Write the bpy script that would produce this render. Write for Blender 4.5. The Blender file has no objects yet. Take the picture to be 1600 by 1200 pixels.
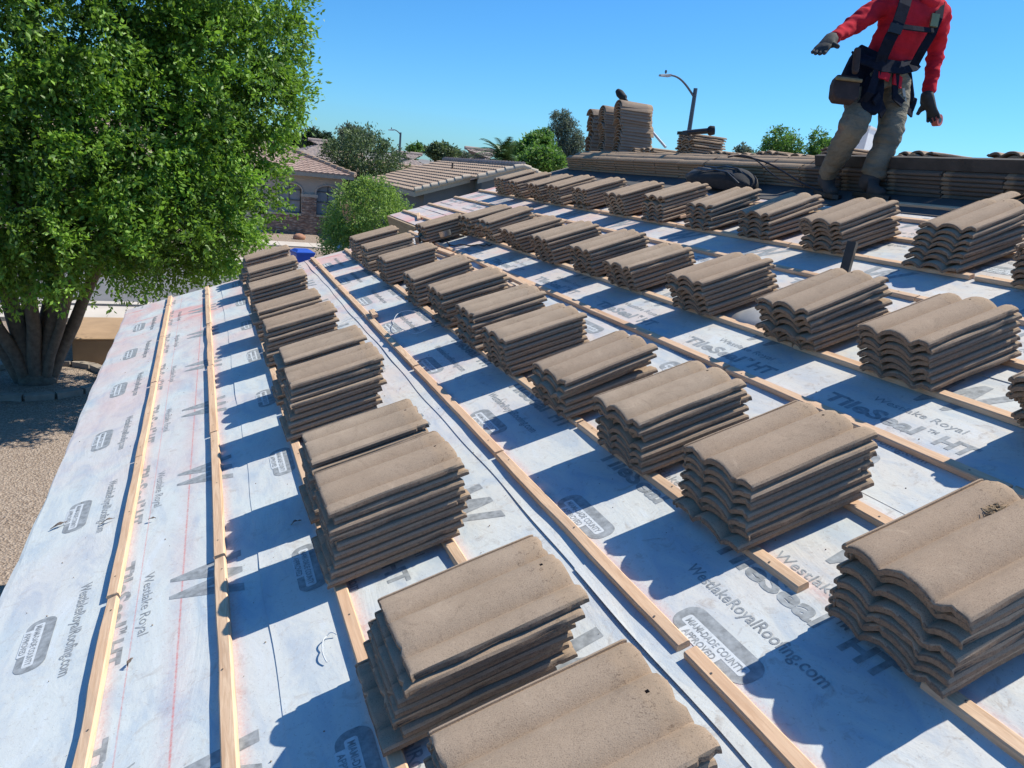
import bpy, bmesh, math, random
import numpy as np
from mathutils import Matrix, Vector, Euler, Quaternion
R_ = math.radians
random.seed(7); rng = np.random.default_rng(7)
SC = bpy.context.scene; COL = SC.collection

# ---------------------------------------------------------------- camera
PITCH = R_(18.4); CP, SP = math.cos(PITCH), math.sin(PITCH)
EZ = 2.75                                   # height of the eave above the ground
ROOF = Matrix.Translation((0, 0, EZ)) @ Matrix(((CP, 0, -SP, 0), (0, 1, 0, 0), (SP, 0, CP, 0), (0, 0, 0, 1)))
F_PX, CA, CB, CC, CX, CH = 1171.74229, -1.18563473, 0.302446592, 0.216971026, 1.06508460, 1.29546801
def rz(a): return Matrix(((math.cos(a), -math.sin(a), 0), (math.sin(a), math.cos(a), 0), (0, 0, 1)))
def rx(a): return Matrix(((1, 0, 0), (0, math.cos(a), -math.sin(a)), (0, math.sin(a), math.cos(a))))
RC = rz(CC) @ rx(CA) @ rz(CB)
CAM_POS = ROOF @ Vector((CX, 0, CH))
CAM_ROT = ROOF.to_3x3() @ RC.transposed()
cd = bpy.data.cameras.new('camera'); cam = bpy.data.objects.new('camera', cd); COL.objects.link(cam)
cam.matrix_world = Matrix.Translation(CAM_POS) @ CAM_ROT.to_4x4()
cd.sensor_width = 36; cd.lens = 36 * F_PX / 1600; cd.clip_start = 0.05; cd.clip_end = 60000
SC.camera = cam
SC.render.resolution_x, SC.render.resolution_y = 1024, 768
def at(px, py, Y):
    """world point seen at a photo pixel, at distance Y along the street axis"""
    d = CAM_ROT @ Vector(((px - 800) / F_PX, -(py - 600) / F_PX, -1))
    return CAM_POS + d * ((Y - CAM_POS.y) / d.y)

# ---------------------------------------------------------------- sky and sun
SUN_R = Vector((1.52, .03, 1.0))            # towards the sun, roof frame
SUN = (ROOF.to_3x3() @ SUN_R).normalized()
EL = math.asin(SUN.z); AZ = math.atan2(SUN.x, SUN.y)
w = bpy.data.worlds.new('World'); SC.world = w; w.use_nodes = True
nt = w.node_tree; nt.nodes.clear()
sky = nt.nodes.new('ShaderNodeTexSky'); sky.sky_type = 'NISHITA'; sky.sun_disc = False
sky.sun_elevation = EL; sky.sun_rotation = AZ; sky.air_density = 1.0; sky.dust_density = 0.6; sky.ozone_density = 2.2; sky.altitude = 350
bg = nt.nodes.new('ShaderNodeBackground'); bg.inputs['Strength'].default_value = 0.105
hs = nt.nodes.new('ShaderNodeHueSaturation'); hs.inputs['Saturation'].default_value = 1.18; hs.inputs['Hue'].default_value = 0.492
wo = nt.nodes.new('ShaderNodeOutputWorld')
nt.links.new(sky.outputs[0], hs.inputs['Color']); gr_ = nt.nodes.new('ShaderNodeMix'); gr_.data_type = 'RGBA'; gr_.blend_type = 'MULTIPLY'; gr_.inputs[0].default_value = 1; gr_.inputs[7].default_value = (.43, .84, 1.22, 1)
nt.links.new(hs.outputs[0], gr_.inputs[6]); nt.links.new(gr_.outputs[2], bg.inputs['Color']); nt.links.new(bg.outputs[0], wo.inputs['Surface'])
sd = bpy.data.lights.new('sun', 'SUN'); sd.energy = 5.0; sd.angle = R_(0.5); sd.color = (1.0, 0.93, 0.80)
sun = bpy.data.objects.new('sun', sd); COL.objects.link(sun)
sun.rotation_euler = SUN.to_track_quat('Z', 'Y').to_euler(); sun.location = (0, 0, 40)
SC.view_settings.view_transform = 'Standard'; SC.view_settings.look = 'None'
SC.view_settings.exposure = 0.36; SC.view_settings.gamma = 1

# ---------------------------------------------------------------- helpers
def tag(o, label=None, cat=None, group=None, kind=None):
    if label: o['label'] = label
    if cat: o['category'] = cat
    if group: o['group'] = group
    if kind: o['kind'] = kind
    return o
def empty(name, loc=(0, 0, 0), rot=0, mat=None):
    o = bpy.data.objects.new(name, None); COL.objects.link(o); o.empty_display_size = .1
    if mat is not None: o.matrix_basis = mat
    else: o.location = loc; o.rotation_euler = (0, 0, rot)
    return o
def link(name, me, parent=None, mat=None):
    o = bpy.data.objects.new(name, me); COL.objects.link(o)
    if parent: o.parent = parent
    if mat is not None: o.matrix_basis = mat
    return o
class MB:
    """collects shapes into one mesh"""
    def __init__(s): s.v = []; s.f = []; s.mi = []
    def add(s, vs, fs, m=0):
        b = len(s.v); s.v += [tuple(v) for v in vs]; s.f += [tuple(b + i for i in f) for f in fs]; s.mi += [m] * len(fs); return s
    def box(s, x0, x1, y0, y1, z0, z1, m=0, M=None):
        vs = [Vector(p) for p in ((x0, y0, z0), (x1, y0, z0), (x1, y1, z0), (x0, y1, z0), (x0, y0, z1), (x1, y0, z1), (x1, y1, z1), (x0, y1, z1))]
        if M is not None: vs = [M @ v for v in vs]
        return s.add(vs, [(0, 3, 2, 1), (4, 5, 6, 7), (0, 1, 5, 4), (1, 2, 6, 5), (2, 3, 7, 6), (3, 0, 4, 7)], m)
    def tube(s, pts, rad, n=8, m=0, cap=True):
        pts = [Vector(p) for p in pts]; k = len(pts)
        rad = rad if hasattr(rad, '__len__') else [rad] * k
        vs = []; prev = None
        for i, p in enumerate(pts):
            t = (pts[min(i + 1, k - 1)] - pts[max(i - 1, 0)]).normalized()
            if prev is None: a = t.orthogonal().normalized()
            else: a = (prev - t * prev.dot(t)).normalized()
            prev = a; b = t.cross(a)
            for j in range(n):
                c = 2 * math.pi * j / n; vs.append(p + (a * math.cos(c) + b * math.sin(c)) * rad[i])
        fs = [(i * n + j, i * n + (j + 1) % n, (i + 1) * n + (j + 1) % n, (i + 1) * n + j) for i in range(k - 1) for j in range(n)]
        if cap: fs += [tuple(reversed(range(n))), tuple((k - 1) * n + j for j in range(n))]
        return s.add(vs, fs, m)
    def prism(s, poly, d0, d1, f, m=0):
        """poly: 2D outline, f(a,b,d) -> 3D"""
        n = len(poly); vs = [f(a, b, d0) for a, b in poly] + [f(a, b, d1) for a, b in poly]
        return s.add(vs, [tuple(reversed(range(n))), tuple(range(n, 2 * n))] + [(i, (i + 1) % n, n + (i + 1) % n, n + i) for i in range(n)], m)
    def ball(s, c, r, n=10, m=0, noise=0):
        c = Vector(c); r = Vector(r) if hasattr(r, '__len__') else Vector((r, r, r)); k = n // 2 + 1
        vs = []
        for i in range(k):
            th = math.pi * i / (k - 1)
            for j in range(n):
                ph = 2 * math.pi * j / n; q = 1 + random.uniform(-noise, noise)
                vs.append(c + Vector((r.x * math.sin(th) * math.cos(ph), r.y * math.sin(th) * math.sin(ph), r.z * math.cos(th))) * q)
        return s.add(vs, [(i * n + j, (i + 1) * n + j, (i + 1) * n + (j + 1) % n, i * n + (j + 1) % n) for i in range(k - 1) for j in range(n)], m)
    def mesh(s, name, mats, smooth=False):
        me = bpy.data.meshes.new(name); me.from_pydata(s.v, [], s.f)
        for m in (mats if isinstance(mats, (list, tuple)) else [mats]): me.materials.append(m)
        if any(s.mi): me.polygons.foreach_set('material_index', s.mi)
        bm = bmesh.new(); bm.from_mesh(me); bmesh.ops.recalc_face_normals(bm, faces=bm.faces); bm.to_mesh(me); bm.free()
        if smooth:
            me.polygons.foreach_set('use_smooth', [True] * len(me.polygons))
            me.set_sharp_from_angle(angle=R_(smooth if smooth is not True else 40))
        me.update(); return me
    def build(s, name, mats, parent=None, mat=None, smooth=False): return link(name, s.mesh(name, mats, smooth), parent, mat)

class NT:
    def __init__(s, name):
        s.m = bpy.data.materials.new(name); s.m.use_nodes = True; s.t = s.m.node_tree; s.t.nodes.clear()
        s.out = s.n('ShaderNodeOutputMaterial'); s.b = s.n('ShaderNodeBsdfPrincipled'); s.l(s.b.outputs[0], s.out.inputs[0])
    def n(s, t, **k):
        o = s.t.nodes.new(t)
        for a, b in k.items(): setattr(o, a, b)
        return o
    def l(s, a, b): s.t.links.new(a, b)
    def co(s, kind='Object', scale=(1, 1, 1)):
        c = s.n('ShaderNodeTexCoord'); m = s.n('ShaderNodeMapping'); m.inputs['Scale'].default_value = scale
        s.l(c.outputs[kind], m.inputs[0]); return m.outputs[0]
    def noise(s, co, scale, detail=3, rough=.55, dist=0):
        o = s.n('ShaderNodeTexNoise'); o.inputs['Scale'].default_value = scale; o.inputs['Detail'].default_value = detail
        o.inputs['Roughness'].default_value = rough; o.inputs['Distortion'].default_value = dist
        s.l(co, o.inputs['Vector']); return o.outputs['Fac']
    def ramp(s, x, lo, hi, a=0., b=1.):
        o = s.n('ShaderNodeMapRange'); o.inputs[1].default_value = lo; o.inputs[2].default_value = hi
        o.inputs[3].default_value = a; o.inputs[4].default_value = b; s.l(x, o.inputs[0]); return o.outputs[0]
    def mix(s, fac, a, b, mode='MIX'):
        o = s.n('ShaderNodeMix', data_type='RGBA', blend_type=mode)
        for sock, v in ((o.inputs[0], fac), (o.inputs[6], a), (o.inputs[7], b)):
            if hasattr(v, 'links'): s.l(v, sock)
            elif isinstance(v, (int, float)): sock.default_value = v
            else: sock.default_value = (*v, 1)
        return o.outputs[2]
    def math(s, op, a, b=0., c=0.):
        o = s.n('ShaderNodeMath', operation=op)
        for i, v in enumerate((a, b, c)):
            if hasattr(v, 'links'): s.l(v, o.inputs[i])
            else: o.inputs[i].default_value = v
        return o.outputs[0]
    def sep(s, co):
        o = s.n('ShaderNodeSeparateXYZ'); s.l(co, o.inputs[0]); return o.outputs
    def bump(s, h, strength=.3, dist=.01):
        o = s.n('ShaderNodeBump'); o.inputs['Strength'].default_value = strength; o.inputs['Distance'].default_value = dist
        s.l(h, o.inputs['Height']); s.l(o.outputs[0], s.b.inputs['Normal'])
    def set(s, col=None, rough=None, **k):
        for nm, v in (('Base Color', col), ('Roughness', rough), *k.items()):
            if v is None: continue
            i = s.b.inputs[nm]
            if hasattr(v, 'links'): s.l(v, i)
            elif isinstance(v, (int, float)): i.default_value = v
            else: i.default_value = (*v, 1)
        return s
def mat(name, col, rough=.8, var=.15, scale=8, bump=0, bscale=60, metal=0, spec=None):
    t = NT(name); co = t.co()
    n = t.noise(co, scale, 5, .6)
    c = t.mix(t.ramp(n, .3, .7), [x * (1 - var) for x in col], [min(1, x * (1 + var)) for x in col])
    t.set(c, rough, Metallic=metal)
    if spec is not None: t.b.inputs['Specular IOR Level'].default_value = spec
    if bump: t.bump(t.noise(co, bscale, 4, .6), bump, .004)
    return t.m

# ---- materials
def m_tile(name, a, b, grain=420):
    t = NT(name); co = t.co(); oi = t.n('ShaderNodeObjectInfo'); rnd = oi.outputs['Random']
    wn = t.n('ShaderNodeVectorMath', operation='ADD'); t.l(co, wn.inputs[0])
    cmb = t.n('ShaderNodeCombineXYZ'); 
    for i in range(3): t.l(t.math('MULTIPLY', rnd, 37. + 11 * i), cmb.inputs[i])
    t.l(cmb.outputs[0], wn.inputs[1]); c2 = wn.outputs[0]
    big = t.noise(c2, 7, 5, .6, .4); fine = t.noise(c2, grain, 2, .7); mid = t.noise(c2, 55, 4, .7)
    c = t.mix(t.ramp(big, .3, .72), a, b)
    c = t.mix(t.ramp(rnd, 0, 1, 0, .6), c, (b[0] * .74, b[1] * .66, b[2] * .62))
    st_ = t.noise(c2, 13, 6, .75, 1.5); c = t.mix(t.ramp(st_, .56, .72, 0, .55), c, (a[0] * .55, a[1] * .52, a[2] * .5)); c = t.mix(t.ramp(st_, .30, .42, .45, 0), c, (b[0] * 1.25, b[1] * 1.25, b[2] * 1.25))
    c = t.mix(t.ramp(fine, .35, .7, 0, .38), c, (a[0] * 1.75, a[1] * 1.75, a[2] * 1.75))
    c = t.mix(t.ramp(fine, .3, .42, .5, 0), c, (.05, .038, .03))
    c = t.mix(t.ramp(mid, .62, .75, 0, .35), c, (.11, .085, .07))
    x = t.sep(co)[0]
    edge = t.math('ADD', x, t.math('MULTIPLY', t.math('SUBTRACT', mid, .5), .05))
    c = t.mix(t.ramp(edge, .352, .372, 0, .5), c, (.42, .30, .195))
    spot = t.noise(c2, 90, 3, .8, 1.)
    m2 = t.math('MULTIPLY', t.ramp(spot, .58, .64), t.ramp(edge, .325, .345))
    c = t.mix(t.math('MULTIPLY', m2, .5), c, (.09, .06, .04))
    geo = t.n('ShaderNodeNewGeometry')
    t.set(c, .93); t.b.inputs['Specular IOR Level'].default_value = .25
    h = t.math('ADD', t.math('MULTIPLY', fine, .6), t.math('MULTIPLY', mid, .9))
    t.bump(h, .55, .0016); return t.m
M_TILE = m_tile('concrete_tile', (.30, .23, .165), (.415, .322, .236))
def m_raw():
    t = NT('raw_concrete_edge'); co = t.co(); n = t.noise(co, 70, 4, .75); n2 = t.noise(co, 260, 3, .7)
    c = t.mix(t.ramp(n, .3, .7), (.20, .14, .10), (.31, .225, .16)); c = t.mix(t.ramp(n2, .55, .68, 0, .7), c, (.06, .042, .03))
    t.set(c, .95); t.b.inputs['Specular IOR Level'].default_value = .2; t.bump(t.math('ADD', n, n2), .9, .003); return t.m
M_RAW = m_raw()
M_SHADETONE = m_tile('shade_toned_tile', (.115, .095, .08), (.165, .135, .11))  # tile colour darkened to carry the shade on the ridge row
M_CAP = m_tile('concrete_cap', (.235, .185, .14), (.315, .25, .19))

def m_sheet():
    t = NT('underlayment_felt'); co = t.co(); xyz = t.sep(co); X, Y = xyz[0], xyz[1]
    st = t.co(scale=(1, .35, 1))
    n1 = t.noise(co, 2.2, 6, .65, .5); n2 = t.noise(co, 16, 6, .7, 1.2); n3 = t.noise(co, 140, 3, .7); n4 = t.noise(st, 9, 5, .65, .8)
    cool = (.60, .655, .65); warm = (.63, .565, .49)
    up = t.ramp(X, .9, 4.2, .08, .85)
    f = t.math('MULTIPLY', t.ramp(n1, .30, .62, .25, 1.2), up)
    c = t.mix(f, cool, warm)
    c = t.mix(t.ramp(n4, .47, .68, 0, .62), c, (.36, .46, .56))
    c = t.mix(t.ramp(n4, .28, .42, .35, 0), c, (.68, .78, .86))
    c = t.mix(t.math('MULTIPLY', t.ramp(n2, .56, .74), t.ramp(X, .2, 2.5, .38, .8)), c, (.33, .28, .235))
    c = t.mix(t.ramp(n3, .62, .72, 0, .5), c, (.20, .17, .15))
    c = t.mix(t.ramp(t.noise(co, 38, 5, .75, 1.), .58, .72, 0, .4), c, (.42, .40, .38))
    tan = t.noise(co, 5.5, 5, .7, .8)
    c = t.mix(t.ramp(tan, .62, .78, 0, .35), c, (.55, .43, .33))
    # red chalk lines and the dust around them
    def line(x0, x1, wd, amt, y0=-9, y1=99):
        nonlocal c
        c0 = t.math('MULTIPLY_ADD', Y, (x1 - x0) / 6., x0)
        d = t.math('ABSOLUTE', t.math('SUBTRACT', X, c0))
        k = t.math('MULTIPLY', t.ramp(d, 0, wd, amt, 0), t.ramp(n3, .35, .6, .35, 1.15))
        c = t.mix(k, c, (.62, .16, .15))
    line(.52, .62, .0045, .75); line(.52, .62, .055, .16); line(.405, .44, .003, .6)
    for k in range(1, 16):
        line(k * .343 + .026, k * .343 + .026, .030, .26); 
    red = t.noise(co, 1.7, 4, .6, .6)
    far = t.math('MULTIPLY', t.ramp(Y, 2.2, 7.2, .10, 1), t.ramp(red, .40, .66, 0, .62))
    c = t.mix(far, c, (.72, .36, .32))
    wv = t.noise(t.co(scale=(1.1, 6, 1)), 1.1, 3, .6)
    stripe = t.math('MULTIPLY', t.ramp(wv, .60, .66, 0, .5), t.ramp(Y, 5.2, 7.6))
    c = t.mix(stripe, c, (.70, .20, .18))
    t.set(c, .62); t.b.inputs['Specular IOR Level'].default_value = .3
    h = t.math('ADD', t.math('MULTIPLY', t.noise(st, 4, 5, .6, 1.), 1.), t.math('MULTIPLY', n3, .10))
    t.bump(h, .42, .012); return t.m
M_SHEET = m_sheet()
M_PRINT = mat('printed_ink', (.29, .315, .33), .7, .35, 45)
M_PRINT_L = mat('printed_ink_gap', (.60, .64, .66), .7, .12, 60)
def m_wood(name, a, b, sc=(3, 30, 30)):
    t = NT(name); oi = t.n('ShaderNodeObjectInfo')
    co = t.co(scale=sc); v = t.n('ShaderNodeVectorMath', operation='ADD'); t.l(co, v.inputs[0])
    cm = t.n('ShaderNodeCombineXYZ'); t.l(t.math('MULTIPLY', oi.outputs['Random'], 91), cm.inputs[0]); t.l(t.math('MULTIPLY', oi.outputs['Random'], 53), cm.inputs[2]); t.l(cm.outputs[0], v.inputs[1])
    g = t.noise(v.outputs[0], 3.2, 5, .6, 1.4); k = t.noise(v.outputs[0], .9, 2, .5)
    c = t.mix(t.ramp(g, .36, .62), a, b)
    c = t.mix(t.ramp(k, .60, .70, 0, .6), c, (.30, .15, .07)); c = t.mix(t.ramp(t.noise(co, 8, 5, .75, 1), .58, .75, 0, .5), c, (.34, .22, .13))
    c = t.mix(t.ramp(oi.outputs['Random'], 0, 1, 0, .5), c, (b[0] * .95, b[1] * .80, b[2] * .72))
    t.set(c, .75); t.bump(g, .3, .002); return t.m
M_WOOD = m_wood('pine_wood', (.58, .385, .24), (.75, .55, .37), (26, 1.6, 26))
M_NAIL = mat('nail_head', (.09, .085, .08), .5, .2, 50)
M_FASCIA = m_wood('fascia_wood', (.42, .31, .19), (.52, .40, .27), (20, 1, 20))
M_DECK = m_wood('deck_wood', (.50, .34, .20), (.60, .42, .26), (20, 1.2, 20))
M_DARKBOARD = mat('dark_stained_board', (.06, .052, .046), .8, .3, 10, .3)
M_STUCCO = mat('beige_stucco', (.40, .33, .26), .95, .08, 3, .3, 120)
M_BLACK = mat('black_fabric', (.018, .019, .022), .8, .4, 30, .3, 90)
M_BLACKPL = mat('black_plastic', (.02, .02, .022), .4, .2, 30)
M_METAL = mat('galvanised_metal', (.35, .36, .37), .35, .1, 20, metal=.9)
M_WHITE = mat('white_paint', (.75, .75, .74), .5, .05, 20)

# ================================================================ SETTING
def m_ground():
    t = NT('desert_gravel'); co = t.co(); 
    vo = t.n('ShaderNodeTexVoronoi'); vo.inputs['Scale'].default_value = 42; t.l(co, vo.inputs['Vector'])
    n = t.noise(co, .8, 6, .6); n2 = t.noise(co, 45, 4, .8)
    gray = t.sep(vo.outputs['Color'])[0]
    c = t.mix(t.ramp(n, .3, .7), (.205, .15, .112), (.275, .21, .16))
    c = t.mix(t.ramp(gray, .1, .9, .0, .6), c, (.48, .40, .33))
    c = t.mix(t.ramp(n2, .30, .48, .65, 0), c, (.13, .095, .075))
    t.set(c, .95); t.bump(vo.outputs['Distance'], .9, .02); return t.m
g = MB(); Rg = 30000
g.add([(-Rg, -Rg, 0), (Rg, -Rg, 0), (Rg, Rg, 0), (-Rg, Rg, 0)], [(0, 1, 2, 3)])
tag(g.build('ground', m_ground()), kind='structure')
def sheet(name, x0, x1, y0, y1, z, m): return tag(MB().add([(x0, y0, z), (x1, y0, z), (x1, y1, z), (x0, y1, z)], [(0, 1, 2, 3)]).build(name, m), kind='structure')
M_ASPH = mat('asphalt', (.15, .15, .155), .9, .15, 1.5, .3, 200)
M_CONC = mat('sidewalk_concrete', (.52, .47, .41), .9, .1, 1.2, .2, 150)
sheet('road', -300, 400, 21.6, 29.4, .006, M_ASPH)
for nm, y0, y1 in (('sidewalk', 30.0, 31.4), ('sidewalk', 19.6, 21.1)):
    s = MB(); x = -60.
    while x < 90: s.box(x, x + 1.49, y0, y1, 0, .1); x += 1.5
    tag(s.build(nm, M_CONC), kind='structure')
for nm, y0, y1 in (('kerb', 29.4, 29.75), ('kerb', 21.25, 21.6)): tag(MB().box(-120, 200, y0, y1, 0, .13).build(nm, M_CONC), kind='structure')
# front path of the house across the street
s = MB(); x = -2.
while x < 8: s.box(x, x + 1.48, 36.6, 38.3, 0, .06); x += 1.5
tag(s.build('path', M_CONC), kind='structure')
sheet('driveway', -6.0, -1.4, 31.4, 42, .012, M_CONC)
# far mountains: a long low ridge of real terrain
def mountains():
    vs = []; fs = []; nx, ny = 260, 14; P = [random.uniform(0, 6.28) for _ in range(12)]
    for j in range(ny):
        for i in range(nx):
            x = -9000 + 26000 * i / (nx - 1); v = j / (ny - 1); y = 9000 + 3000 * v
            env = 1.0 if x < 800 else max(.15, 1.0 - (x - 800) / 4200)
            h = 40 + 105 * env + sum(math.sin(x / (2600 / (k + 1)) * 1.3 + P[k]) * 62 / (k + 1) * env for k in range(9))
            q = 1 - abs(2 * v - 1); h = max(0, h) * q ** .8 + random.uniform(-6, 6) * q
            vs.append((x, y, h - 3)); 
    for j in range(ny - 1):
        for i in range(nx - 1): a = j * nx + i; fs.append((a, a + 1, a + nx + 1, a + nx))
    m = mat('mountain_rock', (.20, .19, .18), .95, .2, .002)
    tag(MB().add(vs, fs).build('mountains', m, smooth=True), kind='structure')
mountains()

# ================================================================ OUR HOUSE (the roof being tiled)
S = .343; W = .83; RIDGE = 5.8; YN, YF1, YF2, X2 = -3.0, 7.75, 9.38, 2.9
house = empty('house', (0, 0, 0)); tag(house, 'single-storey house with its roof stripped to pale printed underlayment, under the tile stacks', 'house')
rz0 = EZ
def RW(x, y, z): return ROOF @ Vector((x, y, z))
# deck boards (thin slab), lower and upper part, and the far slope
d = MB()
d.box(-.03, RIDGE - .01, YN, YF1, -.018, -.002, M=ROOF); d.box(X2, RIDGE - .01, YF1, YF2, -.018, -.002, M=ROOF)
d.build('roof_deck', M_DECK, house)
RID = RW(RIDGE, 0, 0)
ROOF2 = Matrix.Translation(RID) @ Matrix(((CP, 0, SP, 0), (0, 1, 0, 0), (-SP, 0, CP, 0), (0, 0, 0, 1)))
MB().box(.01, 6.0, YN, YF2, -.018, -.001, M=ROOF2).build('rear_roof_slope', M_SHEET, house)
f = MB()
f.box(-.05, -.03, YN, YF1 + .02, -.17, -.003, M=ROOF); f.box(-.03, X2, YF1, YF1 + .02, -.17, -.019, M=ROOF)
f.box(X2 - .02, X2, YF1 + .02, YF2 + .02, -.17, -.003, M=ROOF); f.box(X2, RIDGE - .05, YF2, YF2 + .02, -.17, -.003, M=ROOF)
f.build('fascia', M_FASCIA, house)
wl = MB()
wl.box(.35, 10.4, YN, YF1 - .35, 0, EZ - .1)
n = 2
def gable(y0, y1, xa, m=0):
    # wall that fills the gable under the roof
    pts = [(xa, 0), (10.6, 0), (10.6, EZ - .1), (RID.x, RID.z - .12), (xa, EZ + xa * math.tan(PITCH) - .06)]
    wl.prism(pts, y0, y1, lambda a, b, dd: (a, dd, b))
gable(YF1 - .6, YF1 - .35, .36); gable(YF2 - .6, YF2 - .35, X2 * CP + .3)
wl.box(X2 * CP + .3, 10.3, YF1 - .3, YF2 - .6, 0, EZ + .6)
wl.build('wall', M_STUCCO, house)
MB().box(-.02, X2 - .03, YF1 - .34, YF1 - .001, -.034, -.019, M=ROOF).build('soffit', M_FASCIA, house)

# underlayment strips, each overlapping the one below
def strip(k, x0, x1, y0, y1, seed):
    r = random.Random(seed); ph = [r.uniform(0, 6.28) for _ in range(6)]
    ny = int((y1 - y0) / .05); prof = [0, .006, .02, .05, .12, .3, .55, .8, 1.0]
    vs = []; L = x1 - x0
    for j in range(ny + 1):
        y = y0 + (y1 - y0) * j / ny
        e = .004 * math.sin(y * 3.1 + ph[0]) + .0025 * math.sin(y * 9.7 + ph[1])
        lift = max(0, .6 * math.sin(y * 2.3 + ph[2]) + .5 * math.sin(y * 5.9 + ph[3])) * .0022
        for q in prof:
            if q in (0, .006, .02, .05, .12): x = x0 + e + q
            else: x = x0 + q * L
            z = .0050 - .0035 * (x - x0) / L + lift * math.exp(-(x - x0) / .018)
            if k == 0: z = .003
            vs.append((x, y, z))
    m = len(prof); fs = [(j * m + i, j * m + i + 1, (j + 1) * m + i + 1, (j + 1) * m + i) for j in range(ny) for i in range(m - 1)]
    # free lower edge has thickness
    b = len(vs)
    for j in range(ny + 1):
        x, y, z = vs[j * m]; vs.append((x + .0005, y, max(z - .0028, -.001)))
    fs += [(j * m, (j + 1) * m, b + j + 1, b + j) for j in range(ny)]
    if k == 0:  # folds over the eave with a ragged edge
        b = len(vs)
        for j in range(ny + 1):
            y = y0 + (y1 - y0) * j / ny; rag = .012 * math.sin(y * 2.1) + .006 * math.sin(y * 13) + r.uniform(-.002, .002)
            vs.append((-.052 - .006 + rag * .5, y, .001)); vs.append((-.060 + rag * .5, y, -.03 - rag))
        fs += [(j * m, b + 2 * j, b + 2 * j + 2, (j + 1) * m) for j in range(ny)] + [(b + 2 * j, b + 2 * j + 1, b + 2 * j + 3, b + 2 * j + 2) for j in range(ny)]
    return vs, fs
def text_mesh(txt, size, bold=0., shear=0.):
    cu = bpy.data.curves.new('tmp', 'FONT'); cu.body = txt; cu.size = size; cu.offset = bold; cu.shear = shear; cu.resolution_u = 3
    o = bpy.data.objects.new('tmp', cu); COL.objects.link(o)
    me = bpy.data.meshes.new_from_object(o.evaluated_get(bpy.context.evaluated_depsgraph_get()))
    vs = [v.co.to_tuple() for v in me.vertices]; fs = [tuple(p.vertices) for p in me.polygons]
    bpy.data.objects.remove(o); bpy.data.curves.remove(cu); bpy.data.meshes.remove(me)
    xs = [v[0] for v in vs]; x0 = min(xs); wd = max(xs) - x0
    return [(v[0] - x0, v[1]) for v in vs], fs, wd
def stretched(t, width):
    vs, fs, wd = t; s = width / wd; return [(x * s, y) for x, y in vs], fs, width
T_TS = stretched(text_mesh('TileSeal', .088, .0030), .395); T_TM = stretched(text_mesh('TM', .028, .0008), .035); T_HT = stretched(text_mesh('HT', .088, .0034), .125)
T_URL = stretched(text_mesh('WestlakeRoyalRoofing.com', .05, .0006), .50)
T_WR = stretched(text_mesh('Westlake Royal', .046), .36)
T_W = stretched(text_mesh('W', .30, .012, .25), .26)
T_MD = stretched(text_mesh('MIAMI-DADE COUNTY', .026, .0004), .205); T_AP = stretched(text_mesh('APPROVED', .026, .0004), .115)
def rounded(cx, cy, w_, h_, r, n=6):
    out = []
    for sx, sy, a0 in ((1, 1, 0), (-1, 1, 90), (-1, -1, 180), (1, -1, 270)):
        for i in range(n + 1):
            a = R_(a0 + 90 * i / n); out.append((cx + sx * (w_ / 2 - r) + r * math.cos(a), cy + sy * (h_ / 2 - r) + r * math.sin(a)))
    return out
PER = .885
def prints(x0, zfun, ya, yb, phase, mb):
    """phase: where the big word starts; words run towards the camera"""
    def put(tm, xoff, ys, m=0, dz=0):
        vs, fs, wd = tm
        P = [(x0 + xoff + v[1], ys - v[0], zfun(x0 + xoff + v[1]) + .0009 + dz) for v in vs]
        if min(p[1] for p in P) < ya or max(p[1] for p in P) > yb: return
        mb.add(P, fs, m)
    k = math.floor((yb - phase) / PER) + 1
    while phase + k * PER > ya - 1:
        y = phase + k * PER
        put(T_TS, .352, y); put(T_TM, .40, y - .405); put(T_HT, .352, y - .465)
        put(T_WR, .455, y - .13); put(T_URL, .243, y - .04); put(T_W, .555, y - .20)
        bc = y - .31
        def poly(pl, m, dz): 
            P = [(x0 + .145 + b, bc - a, zfun(x0 + .145 + b) + .0009 + dz) for a, b in pl]
            if min(p[1] for p in P) > ya and max(p[1] for p in P) < yb: mb.add(P, [tuple(range(len(P)))], m)
        poly(rounded(0, 0, .275, .088, .036), 0, 0)
        poly(rounded(0, -.006, .225, .032, .008), 1, .0004); poly(rounded(-.02, -.034, .135, .028, .006), 1, .0005)
        put(T_MD, .130, bc + .102, 0, .0010); put(T_AP, .102, bc + .078, 0, .0011)
        k -= 1
phases = {0: 2.65, 1: 2.49, 2: 2.17, 3: 2.87, 4: 2.25, 5: 2.7, 6: 2.4}
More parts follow.
